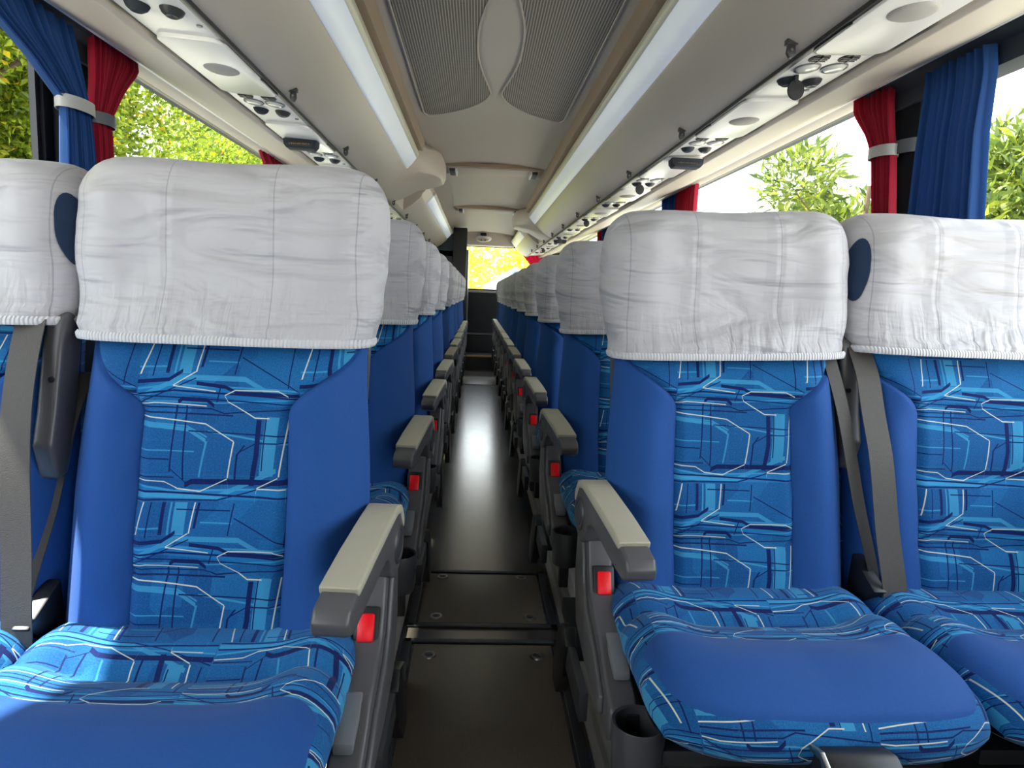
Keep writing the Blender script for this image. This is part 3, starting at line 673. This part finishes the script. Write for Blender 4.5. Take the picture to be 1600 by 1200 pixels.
# ------------------------------------------------------------------ seats
W2 = .224
def WB(z): return .224-.013*sm(.72, .95, z)
RECL = [.235]
def back_y(z): return .035 + (z-.50)*RECL[0] - .05*sm(1.05, 1.25, z)*.3
def xb(z):      # half width of the printed centre panel
    return .106 + .090*sm(.855, .955, z) if z > .855 else .106 + .004*math.sin((z-.5)*9)
def front_off(x, z):
    a = min(1., abs(x)/WB(z))
    edge = (1-a**4.5)**.55 if a < 1 else 0
    o = .052*edge
    o += .040*gauss(abs(x), .168, .052)*edge*(1-.55*sm(.84, .97, z))
    o += .020*gauss(z, .905, .045)*(1-sm(.12, .21, abs(x)))             # neck roll
    r = .012*abs(math.sin((z-.505)/.118*math.pi))**.6 if z < .86 else 0
    o += r*(1-sm(.085, .13, abs(x)))
    o -= .010*math.exp(-((abs(x)-xb(z))/.007)**2)
    return o
def make_back(parent):
    z0, z1 = .49, 1.10; nz = 60
    def S(x, z): return Vector((x, back_y(z)-front_off(x, z), z))
    # printed centre panel and printed sides/back in one mesh
    v, f, uv = grid(lambda i, j: ((lambda z: (S((i*2-1)*xb(z), z), ((i*2-1)*xb(z)+.11, z-.02)))(z0+(z1-z0)*j)), 34, nz)
    n = len(v)
    def rear(i, j):
        z = z0+(z1-z0)*j; a = -1+2*i; x = -WB(z)*(abs(a)**.6)*(1 if a > 0 else -1)
        e = (1-abs(a)**6)**.5 if abs(a) < 1 else 0
        return Vector((x*1.001, back_y(z)+.048*e, z)), (x*1.0+.02*e+.6, z)
    v2, f2, uv2 = grid(rear, 24, 30)
    v += v2; uv += uv2; f += [tuple(k+n for k in q) for q in f2]
    mesh_obj('backrest', v, f, M['fab'], parent=parent, uvs=uv)
    for sx in (-1, 1):
        def bol(i, j):
            z = z0+(z1-z0)*j; x = sx*(xb(z)+(WB(z)-xb(z))*(1-(1-i)**1.7))
            return S(x, z)+Vector((0, -.0005, 0)), (x, z)
        v, f, uv = grid(bol, 22, nz)
        if sx > 0: f = [q[::-1] for q in f]
        mesh_obj('side_bolster', v, f, M['blue'], parent=parent, uvs=uv)
# cushion
CP = catmull([(.10, .500, 0), (.05, .528, 0), (.0, .545, 0), (-.05, .546, 0), (-.10, .530, 0), (-.118, .522, 0), (-.14, .536, 0), (-.175, .548, 0), (-.21, .551, 0),
              (-.26, .560, 0), (-.31, .561, 0), (-.365, .553, 0), (-.395, .535, 0), (-.405, .512, 0), (-.395, .487, 0), (-.35, .468, 0), (-.20, .455, 0), (.0, .44, 0), (.10, .44, 0)], 6)
CL = [0.]
for a, b in zip(CP, CP[1:]): CL.append(CL[-1]+(b-a).length)
def cpt(t):
    s = t*CL[-1]
    for i in range(len(CL)-1):
        if s <= CL[i+1]: k = (s-CL[i])/(CL[i+1]-CL[i]); return CP[i].lerp(CP[i+1], k), s
    return CP[-1], s
WC = .236
def cush(x, t, off=0.):
    p, s = cpt(t); y, z = p.x, p.y; a = min(1., abs(x)/WC)
    top = 1 if z > .50 or y > -.36 and s < .6 else 0
    topw = sm(.478, .53, z)
    y += .045*a**5*sm(-.05, -.33, y) if False else .05*(a**5)*(1-sm(-.37, -.22, y))
    z += topw*.030*gauss(abs(x), .185, .05)*gauss(y, -.13, .12)
    z += topw*.008*gauss(y, -.31, .07)*gauss(abs(x), .10, .09)
    drop = 1-(1-a**7)**.5 if a < 1 else 1
    zc = .490
    z = z + (zc-z)*drop*.85
    k = (1-.07*sm(-.30, -.405, y))*(1-.07*(1-sm(.465, .535, z))); return Vector((x*k, y, z+off)), s
def make_cushion(parent):
    def fn(i, j):
        a = i*2-1; x = WC*(1 if a > 0 else -1)*(1-(1-abs(a))**1.5)
        p, s = cush(x, j); n = noise.noise(p*18)*.0015
        return p+Vector((0, 0, n)), (x+.43, s*1.0+.07)
    v, f, uv = grid(fn, 40, 108); f = [q[::-1] for q in f]
    mesh_obj('seat_cushion', v, f, M['fab'], parent=parent, uvs=uv)
    # plain blue thigh panel: rounded patch laid over the front of the cushion
    def sfind(y):
        best = min(range(len(CP)), key=lambda i: abs(CP[i].x-y) + (10 if CP[i].y < .5 and CP[i].x > -.395 else 0)); return CL[best]/CL[-1]
    t0 = sfind(-.213); t1 = sfind(-.392)
    def pt(i, j):
        b = j*2-1; a = i*2-1
        # square to squircle
        u = a*math.sqrt(1-.22*b**6) ; w = b*math.sqrt(1-.12*a**6)
        x = u*.220*(1-.03*b); t = (t0+t1)/2+(t1-t0)/2*w
        p, s = cush(x, t); p2, _ = cush(x, t+.004); p3, _ = cush(x+.002*(1 if x < 0 else -1), t)
        n = (p2-p).cross(p3-p); n = n.normalized() if n.length > 0 else Vector((0, 0, 1))
        if n.z < 0: n = -n
        e = min(1, (1-max(abs(a), abs(b)))*9)
        return p+n*(.0035*e**.5-.0006), (x, s)
    v, f, uv = grid(pt, 44, 30)
    mesh_obj('thigh_panel', v, f, M['blue'], parent=parent, uvs=uv)
def make_cover(parent, seed, window, sx):
    zt = 1.226; z0 = .948; RC = .062
    hem_dz, top_dz, tilt = ((.026, .010, .0) if window else (.006, .0, .040)) if sx > 0 else ((.034, .0, .0) if window else (.016, .012, .0))
    def lift(p):                        # each cover hangs a little differently
        q = sm(z0, zt, p.z); return Vector((p.x, p.y+.0, p.z+hem_dz*(1-q)+top_dz*q+tilt*p.x))
    def wz(z): return interp([(.94, .219), (1.0, .227), (1.06, .238), (1.12, .240), (1.18, .234), (1.25, .230)], z)
    N = 96
    secs = []
    K = 34
    for j in range(K+1):
        q = j/K
        if q < .78: z = z0+(zt-RC-z0)*(q/.78); sh = 0
        else:
            a = (q-.78)/.22*math.pi/2; z = zt-RC+RC*math.sin(a); sh = 1-math.cos(a)
        secs.append((z, sh))
    v = []; uv = []
    def surf(t, z, sh=0.):
        w = wz(z)-.058*sh; yc = back_y(z); dF = (.088+.016*sm(.98, 1.12, z))*(1-sh)**.6; dB = .060*(1-sh)**.6
        if z < .965: dF += .006
        c, s_ = math.cos(t), math.sin(t)
        x = w*math.copysign(abs(c)**.50, c); a = abs(x)/w
        if s_ < 0:
            fr = abs(s_)**.60; y = yc-dF*fr; y += .020*(1-a**2)*(1-sh)*sm(.96, 1.05, z); y -= .012*gauss(a, .8, .16)*(1-sh)*sm(.98, 1.08, z)
            x *= 1-.115*fr**1.5*(.35+.65*sm(.95, 1.06, z))
        else: y = yc+dB*s_**.6
        p = Vector((x, y, z))
        nn = noise.noise(Vector((x*7+seed*3.1, z*24+x*6, seed)))*.0035
        nn += noise.noise(Vector((x*6+z*9+seed, z*13-x*5, seed*1.7)))*.013*(.45+.55*(1-sm(.98, 1.13, z)))*(1-sh)*sm(.95, .975, z)
        nn += (.5-abs(noise.noise(Vector((x*9-z*14+seed, z*7, seed)))))*.008*(1-sm(.97, 1.08, z))*sm(.95, .965, z)
        return lift(p+Vector((c*.6*nn, s_*nn, -.006*gauss(a, .0, .5)*sh))), x, s_
    for z, sh in secs:
        for k in range(N):
            p, x, s_ = surf(2*math.pi*k/N, z, sh)
            v.append(p); uv.append((x if s_ < 0 else x+2 if x > 0 else x-2, z-z0))
    f = []
    for j in range(K):
        for k in range(N):
            f.append((j*N+k, j*N+(k+1) % N, (j+1)*N+(k+1) % N, (j+1)*N+k))
    o = mesh_obj('headrest_cover', v, f, M['cover'], parent=parent, uvs=uv)
    # gathered hem band
    v = []; uv = []
    for jj, (z, g) in enumerate(((z0-.006, .002), (z0-.003, .0035), (z0+.003, .004), (z0+.007, .001))):
        w = wz(z)+g; yc = back_y(z); dF = .094+g; dB = .055+g
        for k in range(N*2):
            t = math.pi*k/N; c, s = math.cos(t), math.sin(t); x = w*math.copysign(abs(c)**.55, c)
            rip = .0006*math.sin(k*2.9)
            y = yc-(dF+rip)*abs(s)**.6 if s < 0 else yc+(dB+rip)*s**.6
            v.append(lift(Vector((x, y, z)))); uv.append((x, z))
    n = N*2; f = [(j*n+k, j*n+(k+1) % n, (j+1)*n+(k+1) % n, (j+1)*n+k) for j in range(3) for k in range(n)]
    mesh_obj('elastic_hem', v, f, M['hem'], parent=o, uvs=uv)
    # core of the headrest under the cloth
    m = MB(); m.prism_y(capsule(-.19, .19, .95, 1.19, .05), 0, .06)
    c = m.build('headrest', M['navy'], parent=parent, bevel=.01); c.location = (0, .12, 0)
    if window:                                                          # dark oval patch on the aisle-side gusset, painting the shaded opening
        xx = -sx; tc = math.pi*2-.36 if xx > 0 else math.pi+.36; v = []; f = []; n = 28
        cen, _, _ = surf(tc, 1.105)
        for rr_ in (.02, .4, .75, 1.0):
            for k in range(n):
                a = 2*math.pi*k/n; dz = .064*rr_*math.sin(a); dt = .22*rr_*math.cos(a)+.9*dz*1.0
                p, _, _ = surf(tc+(-dt if xx > 0 else dt), 1.105+dz)
                q, _, _ = surf(tc+(-dt if xx > 0 else dt)+.02, 1.105+dz); q2, _, _ = surf(tc+(-dt if xx > 0 else dt), 1.108+dz)
                nr = (q-p).cross(q2-p).normalized()
                if nr.x*xx < 0: nr = -nr
                v.append(p+nr*.0022)
        for g in range(3):
            for k in range(n): f.append((g*n+k, g*n+(k+1) % n, (g+1)*n+(k+1) % n, (g+1)*n+k))
        f.append(tuple(range(n)))
        h = mesh_obj('opening_shade', v, f, M['navy'], parent=o, smooth=False)
        h['label'] = 'dark blue oval patch for the shaded opening'
def belt(parent, pts, w, name='seat_belt', twist=0.):
    """flat webbing through points; width mostly along x"""
    P = catmull(pts, 10); v = []; f = []
    for i, p in enumerate(P):
        a = twist*i/len(P); d = Vector((math.cos(a), math.sin(a), 0))*w/2
        v += [p-d, p+d, p+d+Vector((0, .002, 0)), p-d+Vector((0, .002, 0))]
    for i in range(len(P)-1):
        for k in range(4): f.append((i*4+k, i*4+(k+1) % 4, (i+1)*4+(k+1) % 4, (i+1)*4+k))
    f += [(0, 3, 2, 1), tuple(len(v)-4+k for k in range(4))]
    return mesh_obj(name, v, f, M['belt'], parent=parent, smooth=False)
def make_seat(s, window, seed):
    """s=+1 for the bank right of the aisle (aisle lies on the -x side)"""
    t = empty('coach_seat')
    make_back(t); make_cushion(t); make_cover(t, seed, window, s)
    ai = -s                                                              # direction of the aisle
    m = MB(); m.box((-.19, -.26, .0), (.19, .02, .05)); m.box((-.03, -.22, .05), (.03, -.02, .32)); m.box((-.20, -.30, .31), (.20, .06, .335)); m.build('seat_frame', M['black'], parent=t, bevel=.006)
    for o in t.children:
        if o.name.startswith('seat_frame'): o.location = (0, 0, .10)
    # dark back shell
    m = MB(); m.prism_x([(.075, .44), (.10, .50), (.16, .75), (.215, .95), (.24, .95), (.185, .74), (.13, .44)], -.20, .20); m.build('back_shell', M['charcoal'], parent=t, bevel=.008)
    # dark loop under the front edge
    m = MB(); m.prism_x([(-.405, .40), (-.410, .47), (-.400, .50), (-.375, .512), (-.345, .505), (-.335, .47), (-.335, .40)], -.046, .046)
    q = m.build('front_handle', M['black'], parent=t, bevel=.010); q.location = (0, -.052, .012)
    m = MB(); m.prism_x([(-.4065, .40), (-.4115, .47), (-.401, .502), (-.375, .5145), (-.345, .507), (-.345, .50), (-.375, .505), (-.39, .49), (-.40, .46), (-.395, .40)], -.052, -.046); m.build('metal_edge', M['chrome'], parent=q, bevel=.001)
    if not window:
        # moulded side panel towards the aisle
        X0, X1 = .217, .262                                              # distance from seat centre
        poly = [(.10, .645), (.085, .665), (.045, .668), (.030, .655), (.020, .61), (.004, .575), (-.02, .538), (-.06, .522), (-.13, .503), (-.15, .485), (-.205, .462), (-.232, .45), (-.240, .425),
                (-.225, .395), (-.05, .405), (.06, .425), (.095, .46), (.12, .54)]
        m = MB(); m.prism_x(poly, min(ai*X0, ai*X1), max(ai*X0, ai*X1)); sh = m.build('side_panel', M['charcoal'], parent=t, bevel=.007, seg=3)
        xc = ai*(X0+X1)/2
        # outer raised rib of the panel
        m = MB(); m.prism_x([(.095, .60), (.07, .63), (.035, .60), (.012, .54), (-.03, .505), (-.12, .48), (-.19, .445), (-.19, .415), (-.05, .42), (.06, .44), (.10, .52)], min(ai*.258, ai*.270), max(ai*.258, ai*.270)); m.build('panel_rib', M['charcoal'], parent=sh, bevel=.006, seg=3)
        # buckle with red button
        e = MB(); e.box((-.019, -.012, -.034), (.019, .018, .032)); b1 = e.build('belt_buckle', M['black'], parent=t, bevel=.005)
        b1.location = (ai*.236, -.008, .545); b1.rotation_euler = (math.radians(-24), 0, 0)
        e = MB(); e.box((-.0125, -.018, -.018), (.0125, -.008, .022)); e.build('release_button', M['red'], parent=b1, bevel=.004)
        # recline lever
        e = MB(); e.prism_x([(-.045, -.006), (-.040, .008), (.03, .012), (.042, .008), (.045, -.006)], -.013, .013); b2 = e.build('recline_lever', M['lever'], parent=t, bevel=.004)
        b2.location = (ai*.236, -.150, .490); b2.rotation_euler = (math.radians(16), 0, 0)
        # armrest
        sh_ = lambda P: [(y-.06, z+.016*sm(.0, -.22, y) if False else z+.016*(1-sm(-.22, .0, y))) for y, z in P]
        ap = [(.105, .655), (.100, .685), (.080, .705), (.055, .712), (.0, .708), (-.10, .692), (-.185, .672), (-.222, .662), (-.232, .648), (-.228, .632), (-.208, .624), (-.15, .632), (-.07, .650), (-.02, .656), (.005, .645), (.018, .615), (.05, .600), (.085, .612)]
        A0, A1 = -.023, .023
        m = MB(); m.prism_x(sh_(ap), min(ai*A0, ai*A1), max(ai*A0, ai*A1)); ar = m.build('armrest', M['charcoal'], parent=t, bevel=.006, seg=3); ar.location = (ai*.250, .06, 0); ar.rotation_euler = (0, 0, ai*math.radians(-4.6))
        tp = [(.106, .662), (.1005, .688), (.082, .710), (.056, .718), (.0, .714), (-.10, .698), (-.193, .677)]
        lo = [(-.188, .664), (-.10, .682), (.0, .699), (.05, .703), (.075, .697), (.092, .676)]
        m = MB(); m.prism_x(sh_(tp+lo), min(ai*(A0-.002), ai*(A1+.002)), max(ai*(A0-.002), ai*(A1+.002))); m.build('arm_pad', M['pad'], parent=ar, bevel=.0045, seg=3)
        m = MB(); m.lathe([(.0, .0), (.020, .0), (.022, -.002), (.024, 0), (.030, .0), (.032, -.003)] if ai > 0 else [(.0, .0), (.020, .0), (.022, .002), (.024, 0), (.030, .0), (.032, .003)], (ai*(A1+.003), .002, .652), 'x', 28); m.build('pivot_cap', M['charcoal2'], parent=ar)
        # cup holder in front of the side panel
        m = MB(); R_ = .0385
        m.lathe([(.0, -.085), (R_*.86, -.085), (R_*.9, -.080), (R_, .0), (R_-.001, .002), (R_-.005, .0), (R_*.86, -.076), (0, -.076)], (0, 0, 0), 'z', 36)
        c = m.build('cup_holder', M['charcoal2'], parent=t); c.location = (ai*.229, -.276, .462)
        m = MB(); m.box((-.010, .030, -.075), (.010, .05, -.01)); m.box((-.012, .02, -.16), (.012, .045, -.06)); m.build('bracket', M['black'], parent=c, bevel=.003)
        # dark footrest pedal behind the seat, beside the kerb
        m = MB(); m.prism_x([(.22, .30), (.25, .33), (.33, .30), (.40, .20), (.40, .12), (.34, .12), (.24, .22)], min(ai*.235, ai*.262), max(ai*.235, ai*.262)); m.build('foot_pedal', M['black'], parent=t, bevel=.006)
        m = MB(); m.box((min(ai*.238, ai*.256), .05, .24), (max(ai*.238, ai*.256), .26, .30)); m.build('pedal_arm', M['charcoal2'], parent=t, bevel=.004)
        # narrow lap and shoulder belt on the side away from the aisle
        if s > 0: belt(t, [(-ai*.188, .10, .965), (-ai*.205, .055, .86), (-ai*.232, .02, .70), (-ai*.252, -.005, .60), (-ai*.268, -.02, .515)], .026, twist=.5)
        else: belt(t, [(-ai*.226, .12, .90), (-ai*.236, .08, .82), (-ai*.246, .04, .70), (-ai*.258, .0, .60), (-ai*.268, -.03, .51)], .022, twist=.5)
        # folded middle armrest
        m = MB(); m.prism_x([(.10, .79), (.115, .84), (.135, .93), (.150, .975), (.165, .985), (.185, .975), (.19, .94), (.165, .80), (.14, .74), (.115, .735)], -.018, .018)
        q = m.build('folded_armrest', M['charcoal'], parent=t, bevel=.008, seg=3); q.scale = (1, 1, 1) if s > 0 else (.82, 1, 1); q.location = (-ai*.236, -.035, .01) if s > 0 else (-ai*.243, -.075, .012)
        m = MB(); m.lathe([(0, -.003), (.0045, -.003), (.0045, .004)], (-ai*-.006, .125, .885), 'y', 12); m.build('screw_hole', M['black'], parent=q)
    else:
        if s < 0: belt(t, [(ai*.180, .056, .985), (ai*.182, .030, .93), (ai*.187, .002, .86), (ai*.193, -.018, .78), (ai*.202, -.038, .66), (ai*.208, -.055, .56), (ai*.212, -.06, .505)], .042)
        else: belt(t, [(ai*.206, .105, .975), (ai*.206, .066, .925), (ai*.206, .035, .86), (ai*.203, .0, .78), (ai*.196, -.03, .66), (ai*.186, -.055, .56), (ai*.180, -.06, .505)], .044)
        e = MB(); e.prism_x([(.03, .50), (.0, .50), (-.06, .56), (.02, .60)], -.012, .012); q = e.build('belt_anchor', M['black'], parent=t, bevel=.003); q.location = (ai*.215, 0, 0)
    return t
PIT = .77
for s, side in ((-1, 'left'), (1, 'right')):
    RECL[0] = .235 if s > 0 else .205
    pa = make_seat(s, False, 3.0+s); pw = make_seat(s, True, 7.0+s)
    nr = 11 if s > 0 else 10
    yb = .975 if s < 0 else 1.147
    for i in range(nr):
        a = pa if i == 0 else copy_tree(pa)
        a.location = (.425 if s > 0 else -.435, yb+PIT*i, 0)
        lab = {0: 'blue aisle seat with white headrest cover and grey armrest, front one %s of the aisle' % side}.get(i, 'blue aisle seat with white headrest cover, %s of the aisle, %s from the front' % (side, ORD[i]))
        tag(a, lab, 'seat', 'coach seats beside the aisle, %s row' % side)
        if i < 4:
            w = pw if i == 0 else copy_tree(pw)
            w.location = (s*.885, yb+PIT*i+.005, 0)
            lab = 'blue window seat with white cover beside the front %s aisle seat, wide belt strap' % side if i == 0 else 'blue window seat with white cover, %s side, %s from the front' % (side, ORD[i])
            tag(w, lab, 'seat', 'coach seats by the windows, %s row' % side)
        for c in (a,): c.scale = (1, 1, 1)

# ------------------------------------------------------------------ curtains
def curtain(name, sx, spec, mat, label, group, pleats=9, ties=(), X=1.085):
    """spec: list of (z, y0, y1, amp) from top to bottom"""
    t = empty(name, (sx*X, (spec[0][1]+spec[0][2])/2, spec[-1][0])); ox, oy, oz = t.location
    tag(t, label, 'curtain', group)
    v = []; f = []; uv = []; NU, NV = 110, 36; rr = random.Random(sum(map(ord, label)))
    ph = rr.random()*6
    zs = spec[0][0]; ze = spec[-1][0]
    for lay in (0, 1):
        base = len(v)
        for j in range(NV+1):
            z = zs+(ze-zs)*j/NV
            sp_ = [(-q[0],)+q[1:] for q in spec]
            y0 = interp([(q[0], q[1]) for q in sp_], -z); y1 = interp([(q[0], q[2]) for q in sp_], -z); am = interp([(q[0], q[3]) for q in sp_], -z)
            for i in range(NU+1):
                a = i/NU; ph2 = a*pleats*2*math.pi+ph+.5*math.sin(3*a+ph)
                d = am*(math.sin(ph2)+.35*math.sin(2.3*ph2+1+j*.05))
                v.append((sx*X+sx*-1*(d)+sx*lay*.003-ox, y0+(y1-y0)*(a+.010*math.sin(ph2*1.3))-oy, z-oz))
        for j in range(NV):
            for i in range(NU): f.append((base+j*(NU+1)+i, base+j*(NU+1)+i+1, base+(j+1)*(NU+1)+i+1, base+(j+1)*(NU+1)+i))
    mesh_obj('curtain_cloth', v, f, mat, parent=t)
    for (z, y0, y1, h, tm) in ties:
        m = MB(); cx, cy = sx*X-ox, (y0+y1)/2-oy; r = (y1-y0)/2
        m.lathe([(1.0, -h/2), (1.06, -h/2), (1.06, h/2), (1.0, h/2), (1.0, -h/2)], (0, 0, 0), 'z', 28, .030, r)
        q = m.build('tie_strap', tm, parent=t, bevel=0); q.location = (cx, cy, z-oz)
    return t
G = 'curtains tied at the window pillars'
curtain('curtain', -1, [(1.645, 1.42, 1.78, .010), (1.59, 1.48, 1.80, .010), (1.53, 1.62, 1.82, .010), (1.46, 1.745, 1.845, .009), (1.42, 1.745, 1.85, .010), (1.20, 1.73, 1.87, .012), (.95, 1.72, 1.87, .012)], M['bluec'],
        'blue curtain swept back with pale strap at the front left pillar', G, ties=[(1.462, 1.73, 1.855, .030, M['tie'])], X=1.052)
curtain('curtain', -1, [(1.675, 1.88, 2.09, .010), (1.63, 1.88, 2.10, .010), (1.56, 1.88, 2.02, .010), (1.46, 1.865, 1.94, .009), (1.42, 1.87, 1.945, .010), (1.30, 1.87, 1.95, .010), (.95, 1.87, 1.95, .010)], M['redc'],
        'red curtain tied with dark strap at the front left pillar', G, ties=[(1.455, 1.855, 1.95, .030, M['tied'])], X=1.052)
curtain('curtain', 1, [(1.64, 1.525, 1.75, .010), (1.58, 1.512, 1.75, .010), (1.45, 1.515, 1.752, .013), (1.20, 1.49, 1.75, .016), (.95, 1.49, 1.75, .016)], M['bluec'],
        'wide loose blue curtain hanging at the front right pillar', G, pleats=8, X=1.06)
curtain('curtain', 1, [(1.69, 1.895, 2.07, .010), (1.62, 1.89, 2.06, .010), (1.54, 1.875, 1.98, .010), (1.48, 1.855, 1.945, .009), (1.30, 1.825, 1.91, .010), (.95, 1.80, 1.90, .010)], M['redc'],
        'red curtain tied with grey strap at the front right pillar', G, pleats=6, ties=[(1.48, 1.85, 1.95, .030, M['tie'])], X=1.06)
for sx, sd, ya, lr, lb in ((1, 'right', 3.65, 'bright red curtain at the second pillar on the right', 'dark blue curtain beside the red one, second pillar on the right'),
                           (-1, 'left', 3.62, 'red curtain at the second pillar on the left', 'dark blue curtain at the second pillar on the left'),
                           (1, 'right', 5.98, 'red curtain at the third pillar on the right', 'dark blue curtain at the third pillar on the right')):
    if sx > 0 and ya < 5:
        curtain('curtain', sx, [(1.69, ya, ya+.33, .012), (1.2, ya+.02, ya+.33, .014), (.95, ya, ya+.33, .012)], M['redc'], lr, G, pleats=7)
        curtain('curtain', sx, [(1.69, ya+.36, ya+.66, .012), (1.2, ya+.38, ya+.62, .014), (.95, ya+.36, ya+.6, .012)], M['bluec'], lb, G, pleats=7)
    else:
        if sx > 0:
            curtain('curtain', sx, [(1.69, ya, ya+.40, .012), (1.2, ya+.15, ya+.35, .014), (.95, ya+.1, ya+.35, .012)], M['bluec'], lb, G, pleats=7)
            curtain('curtain', sx, [(1.69, ya+.42, ya+.62, .012), (1.2, ya+.42, ya+.55, .014), (.95, ya+.42, ya+.55, .012)], M['redc'], lr, G, pleats=5)
        else:
            curtain('curtain', sx, [(1.69, ya-.30, ya+.30, .012), (1.45, ya+.05, ya+.30, .014), (.95, ya+.1, ya+.3, .012)], M['redc'], lr, G, pleats=7)
# spare strap on the right pillar
m = MB(); m.lathe([(1.0, -.018), (1.06, -.018), (1.06, .018), (1.0, .018), (1.0, -.018)], (0, 0, 0), 'z', 24, .045, .055)
o = m.build('curtain_strap', M['tied']); o.location = (1.115, 1.85, 1.485); tag(o, 'empty grey curtain strap around the front right pillar', 'strap')
# curtain of the rear window, gathered to the right
t = empty('rear_curtain', (.7, 10.24, 1.1)); tag(t, 'bright red curtain swept aside at the right of the rear window', 'curtain')
v = []; f = []
for j in range(25):
    q = j/24; z = 1.735-.64*q; x0 = .50+.30*min(1, q/.55); x1 = .93
    for i in range(61):
        a = i/60; v.append((x0+(x1-x0)*a-.7, -.012*math.sin(a*30)+.0, z-1.1))
for j in range(24):
    for i in range(60): f.append((j*61+i, j*61+i+1, (j+1)*61+i+1, (j+1)*61+i))
q = mesh_obj('curtain_cloth', v, f, M['redc'], parent=t)

# ------------------------------------------------------------------ outside
m = MB(); m.box((-40, -30, -1.75), (40, 60, -1.6)); struct(m.build('ground', M['ground'], smooth=False), 'unseen pale concrete ground outside the coach, lightened to bounce light')
def foliage(name, blobs, n, size, mat, parent, seed, aspect=.45, up_=0.2):
    rr = random.Random(seed); v = []; f = []
    tot = sum(b[3]**2 for b in blobs)
    for (cx, cy, cz, r) in blobs:
        for _ in range(int(n*r*r/tot)):
            while True:
                d = Vector((rr.uniform(-1, 1), rr.uniform(-1, 1), rr.uniform(-1, 1)))
                if .1 < d.length < 1: break
            d.normalize(); rad = r*(rr.random()**.35)
            p = Vector((cx, cy, cz))+d*rad*(1+.25*noise.noise(d*2.3+Vector((cx, cy, cz))))
            dr = (d*.5+Vector((rr.uniform(-1, 1), rr.uniform(-1, 1), rr.uniform(-.6, 1)+up_))).normalized()
            sd = dr.cross(Vector((rr.uniform(-1, 1), rr.uniform(-1, 1), rr.uniform(-1, 1)))).normalized()
            L = size*rr.uniform(.6, 1.3); w = L*aspect; nn = dr.cross(sd)*L*.12; b = len(v)
            v += [p, p+dr*L*.5+sd*w*.5+nn, p+dr*L, p+dr*L*.5-sd*w*.5+nn]
            f += [(b, b+1, b+2, b+3)]
    return mesh_obj(name, v, f, mat, parent=parent, smooth=False)
def tree(loc, seed, h, rad, n, size, mat, label, group, cat='tree', aspect=.45, dens=9, loose=.5):
    rr = random.Random(seed); t = empty('leafy_tree', loc); tag(t, label, cat, group)
    m = MB(); m.tube([(0, 0, 0), (.05, .02, h*.3), (-.03, .05, h*.55), (.02, 0, h*.8)], .07 if cat == 'tree' else .03)
    for k in range(5):
        a = rr.uniform(0, 6.28); m.tube([(0, 0, h*(.25+.08*k)), (rad*.4*math.cos(a), rad*.4*math.sin(a), h*(.45+.08*k)), (rad*.75*math.cos(a), rad*.75*math.sin(a), h*(.55+.08*k))], .028 if cat == 'tree' else .010)
    m.build('trunk', M['trunk'], parent=t)
    bl = []
    for k in range(dens):
        a = rr.uniform(0, 6.28); q = rr.uniform(0, rad*.75); z = h*rr.uniform(.25, .88)
        bl.append((q*math.cos(a), q*math.sin(a), z, rad*rr.uniform(.42, .62)*(1-loose*.3)))
    foliage('foliage', bl, n, size, mat, t, seed, aspect)
    return t
GL = 'trees beyond the left windows'
tl = [(-4.1, 3.1, 5.4, 1.5), (-4.6, 5.5, 6.0, 1.7), (-4.9, 8.2, 6.4, 1.9), (-4.6, 12.6, 6.2, 2.0), (-3.9, 1.0, 5.2, 1.5), (-6.6, 6.6, 7.4, 2.2), (-6.4, 3.0, 7.0, 2.2), (-5.2, 17.0, 8.0, 2.7)]
nm = ['behind the tied curtains at the front left pillar', 'in the middle of the long left window', 'far along the left windows', 'farthest beyond the left windows', 'outside the frontmost left window', 'standing back behind the nearer trees, middle left', 'standing back near the front left pillar', 'standing back, farthest left']
for k, (x, y, h, r) in enumerate(tl):
    tree((x, y, -1.6), 11+k, h, r, 62000, .085, M['leafA'], 'sunlit yellow-green leafy tree ' + nm[k], GL, dens=16, aspect=.5)
GR = 'shrubs beyond the right windows'
trr = [(5.0, 10.6, 5.0, 1.2, 'tall pale shrub in the middle of the long right window, above the front seat cover'), (5.0, 8.9, 5.3, 1.3, 'pale shrub beside the red curtain outside the right window'), (5.1, 6.4, 4.7, 1.2, 'shrub seen past the loose blue curtain on the right'),
       (5.2, 13.2, 4.4, 1.2, 'small yellowish shrub farthest along the right windows'), (4.8, 4.0, 4.7, 1.2, 'shrub outside the frontmost right window')]
for k, (x, y, h, r, lab) in enumerate(trr):
    tree((x, y, -1.6), 51+k, h, r, 9000, .20, M['leafB'], lab, GR, cat='shrub', aspect=.22, dens=12, loose=1.0)
tree((1.6, 17, -1.6), 91, 4.1, 2.2, 9500, .2, M['leafC'], 'bright yellow-green tree filling the rear window', 'trees beyond the rear window', dens=16)
tree((-1.7, 18.6, -1.6), 92, 4.4, 2.2, 9000, .2, M['leafC'], 'yellow-green tree behind the dark post side of the rear window', 'trees beyond the rear window', dens=14)
# white gable seen through the rear window
g = empty('gabled_hut', (.66, 13.4, -1.6)); tag(g, 'white gable with pale round badge outside the rear window', 'building')
m = MB(); m.prism_y([(-.6, 0), (.6, 0), (.6, 2.80), (0, 3.17), (-.6, 2.80)], -.3, .4); m.build('gable_wall', M['white'], parent=g, bevel=.01)
m = MB(); m.lathe([(0, -.03), (.09, -.03), (.10, 0)], (0, -.3, 3.0), 'y', 24); m.build('round_badge', M['palebl'], parent=g)
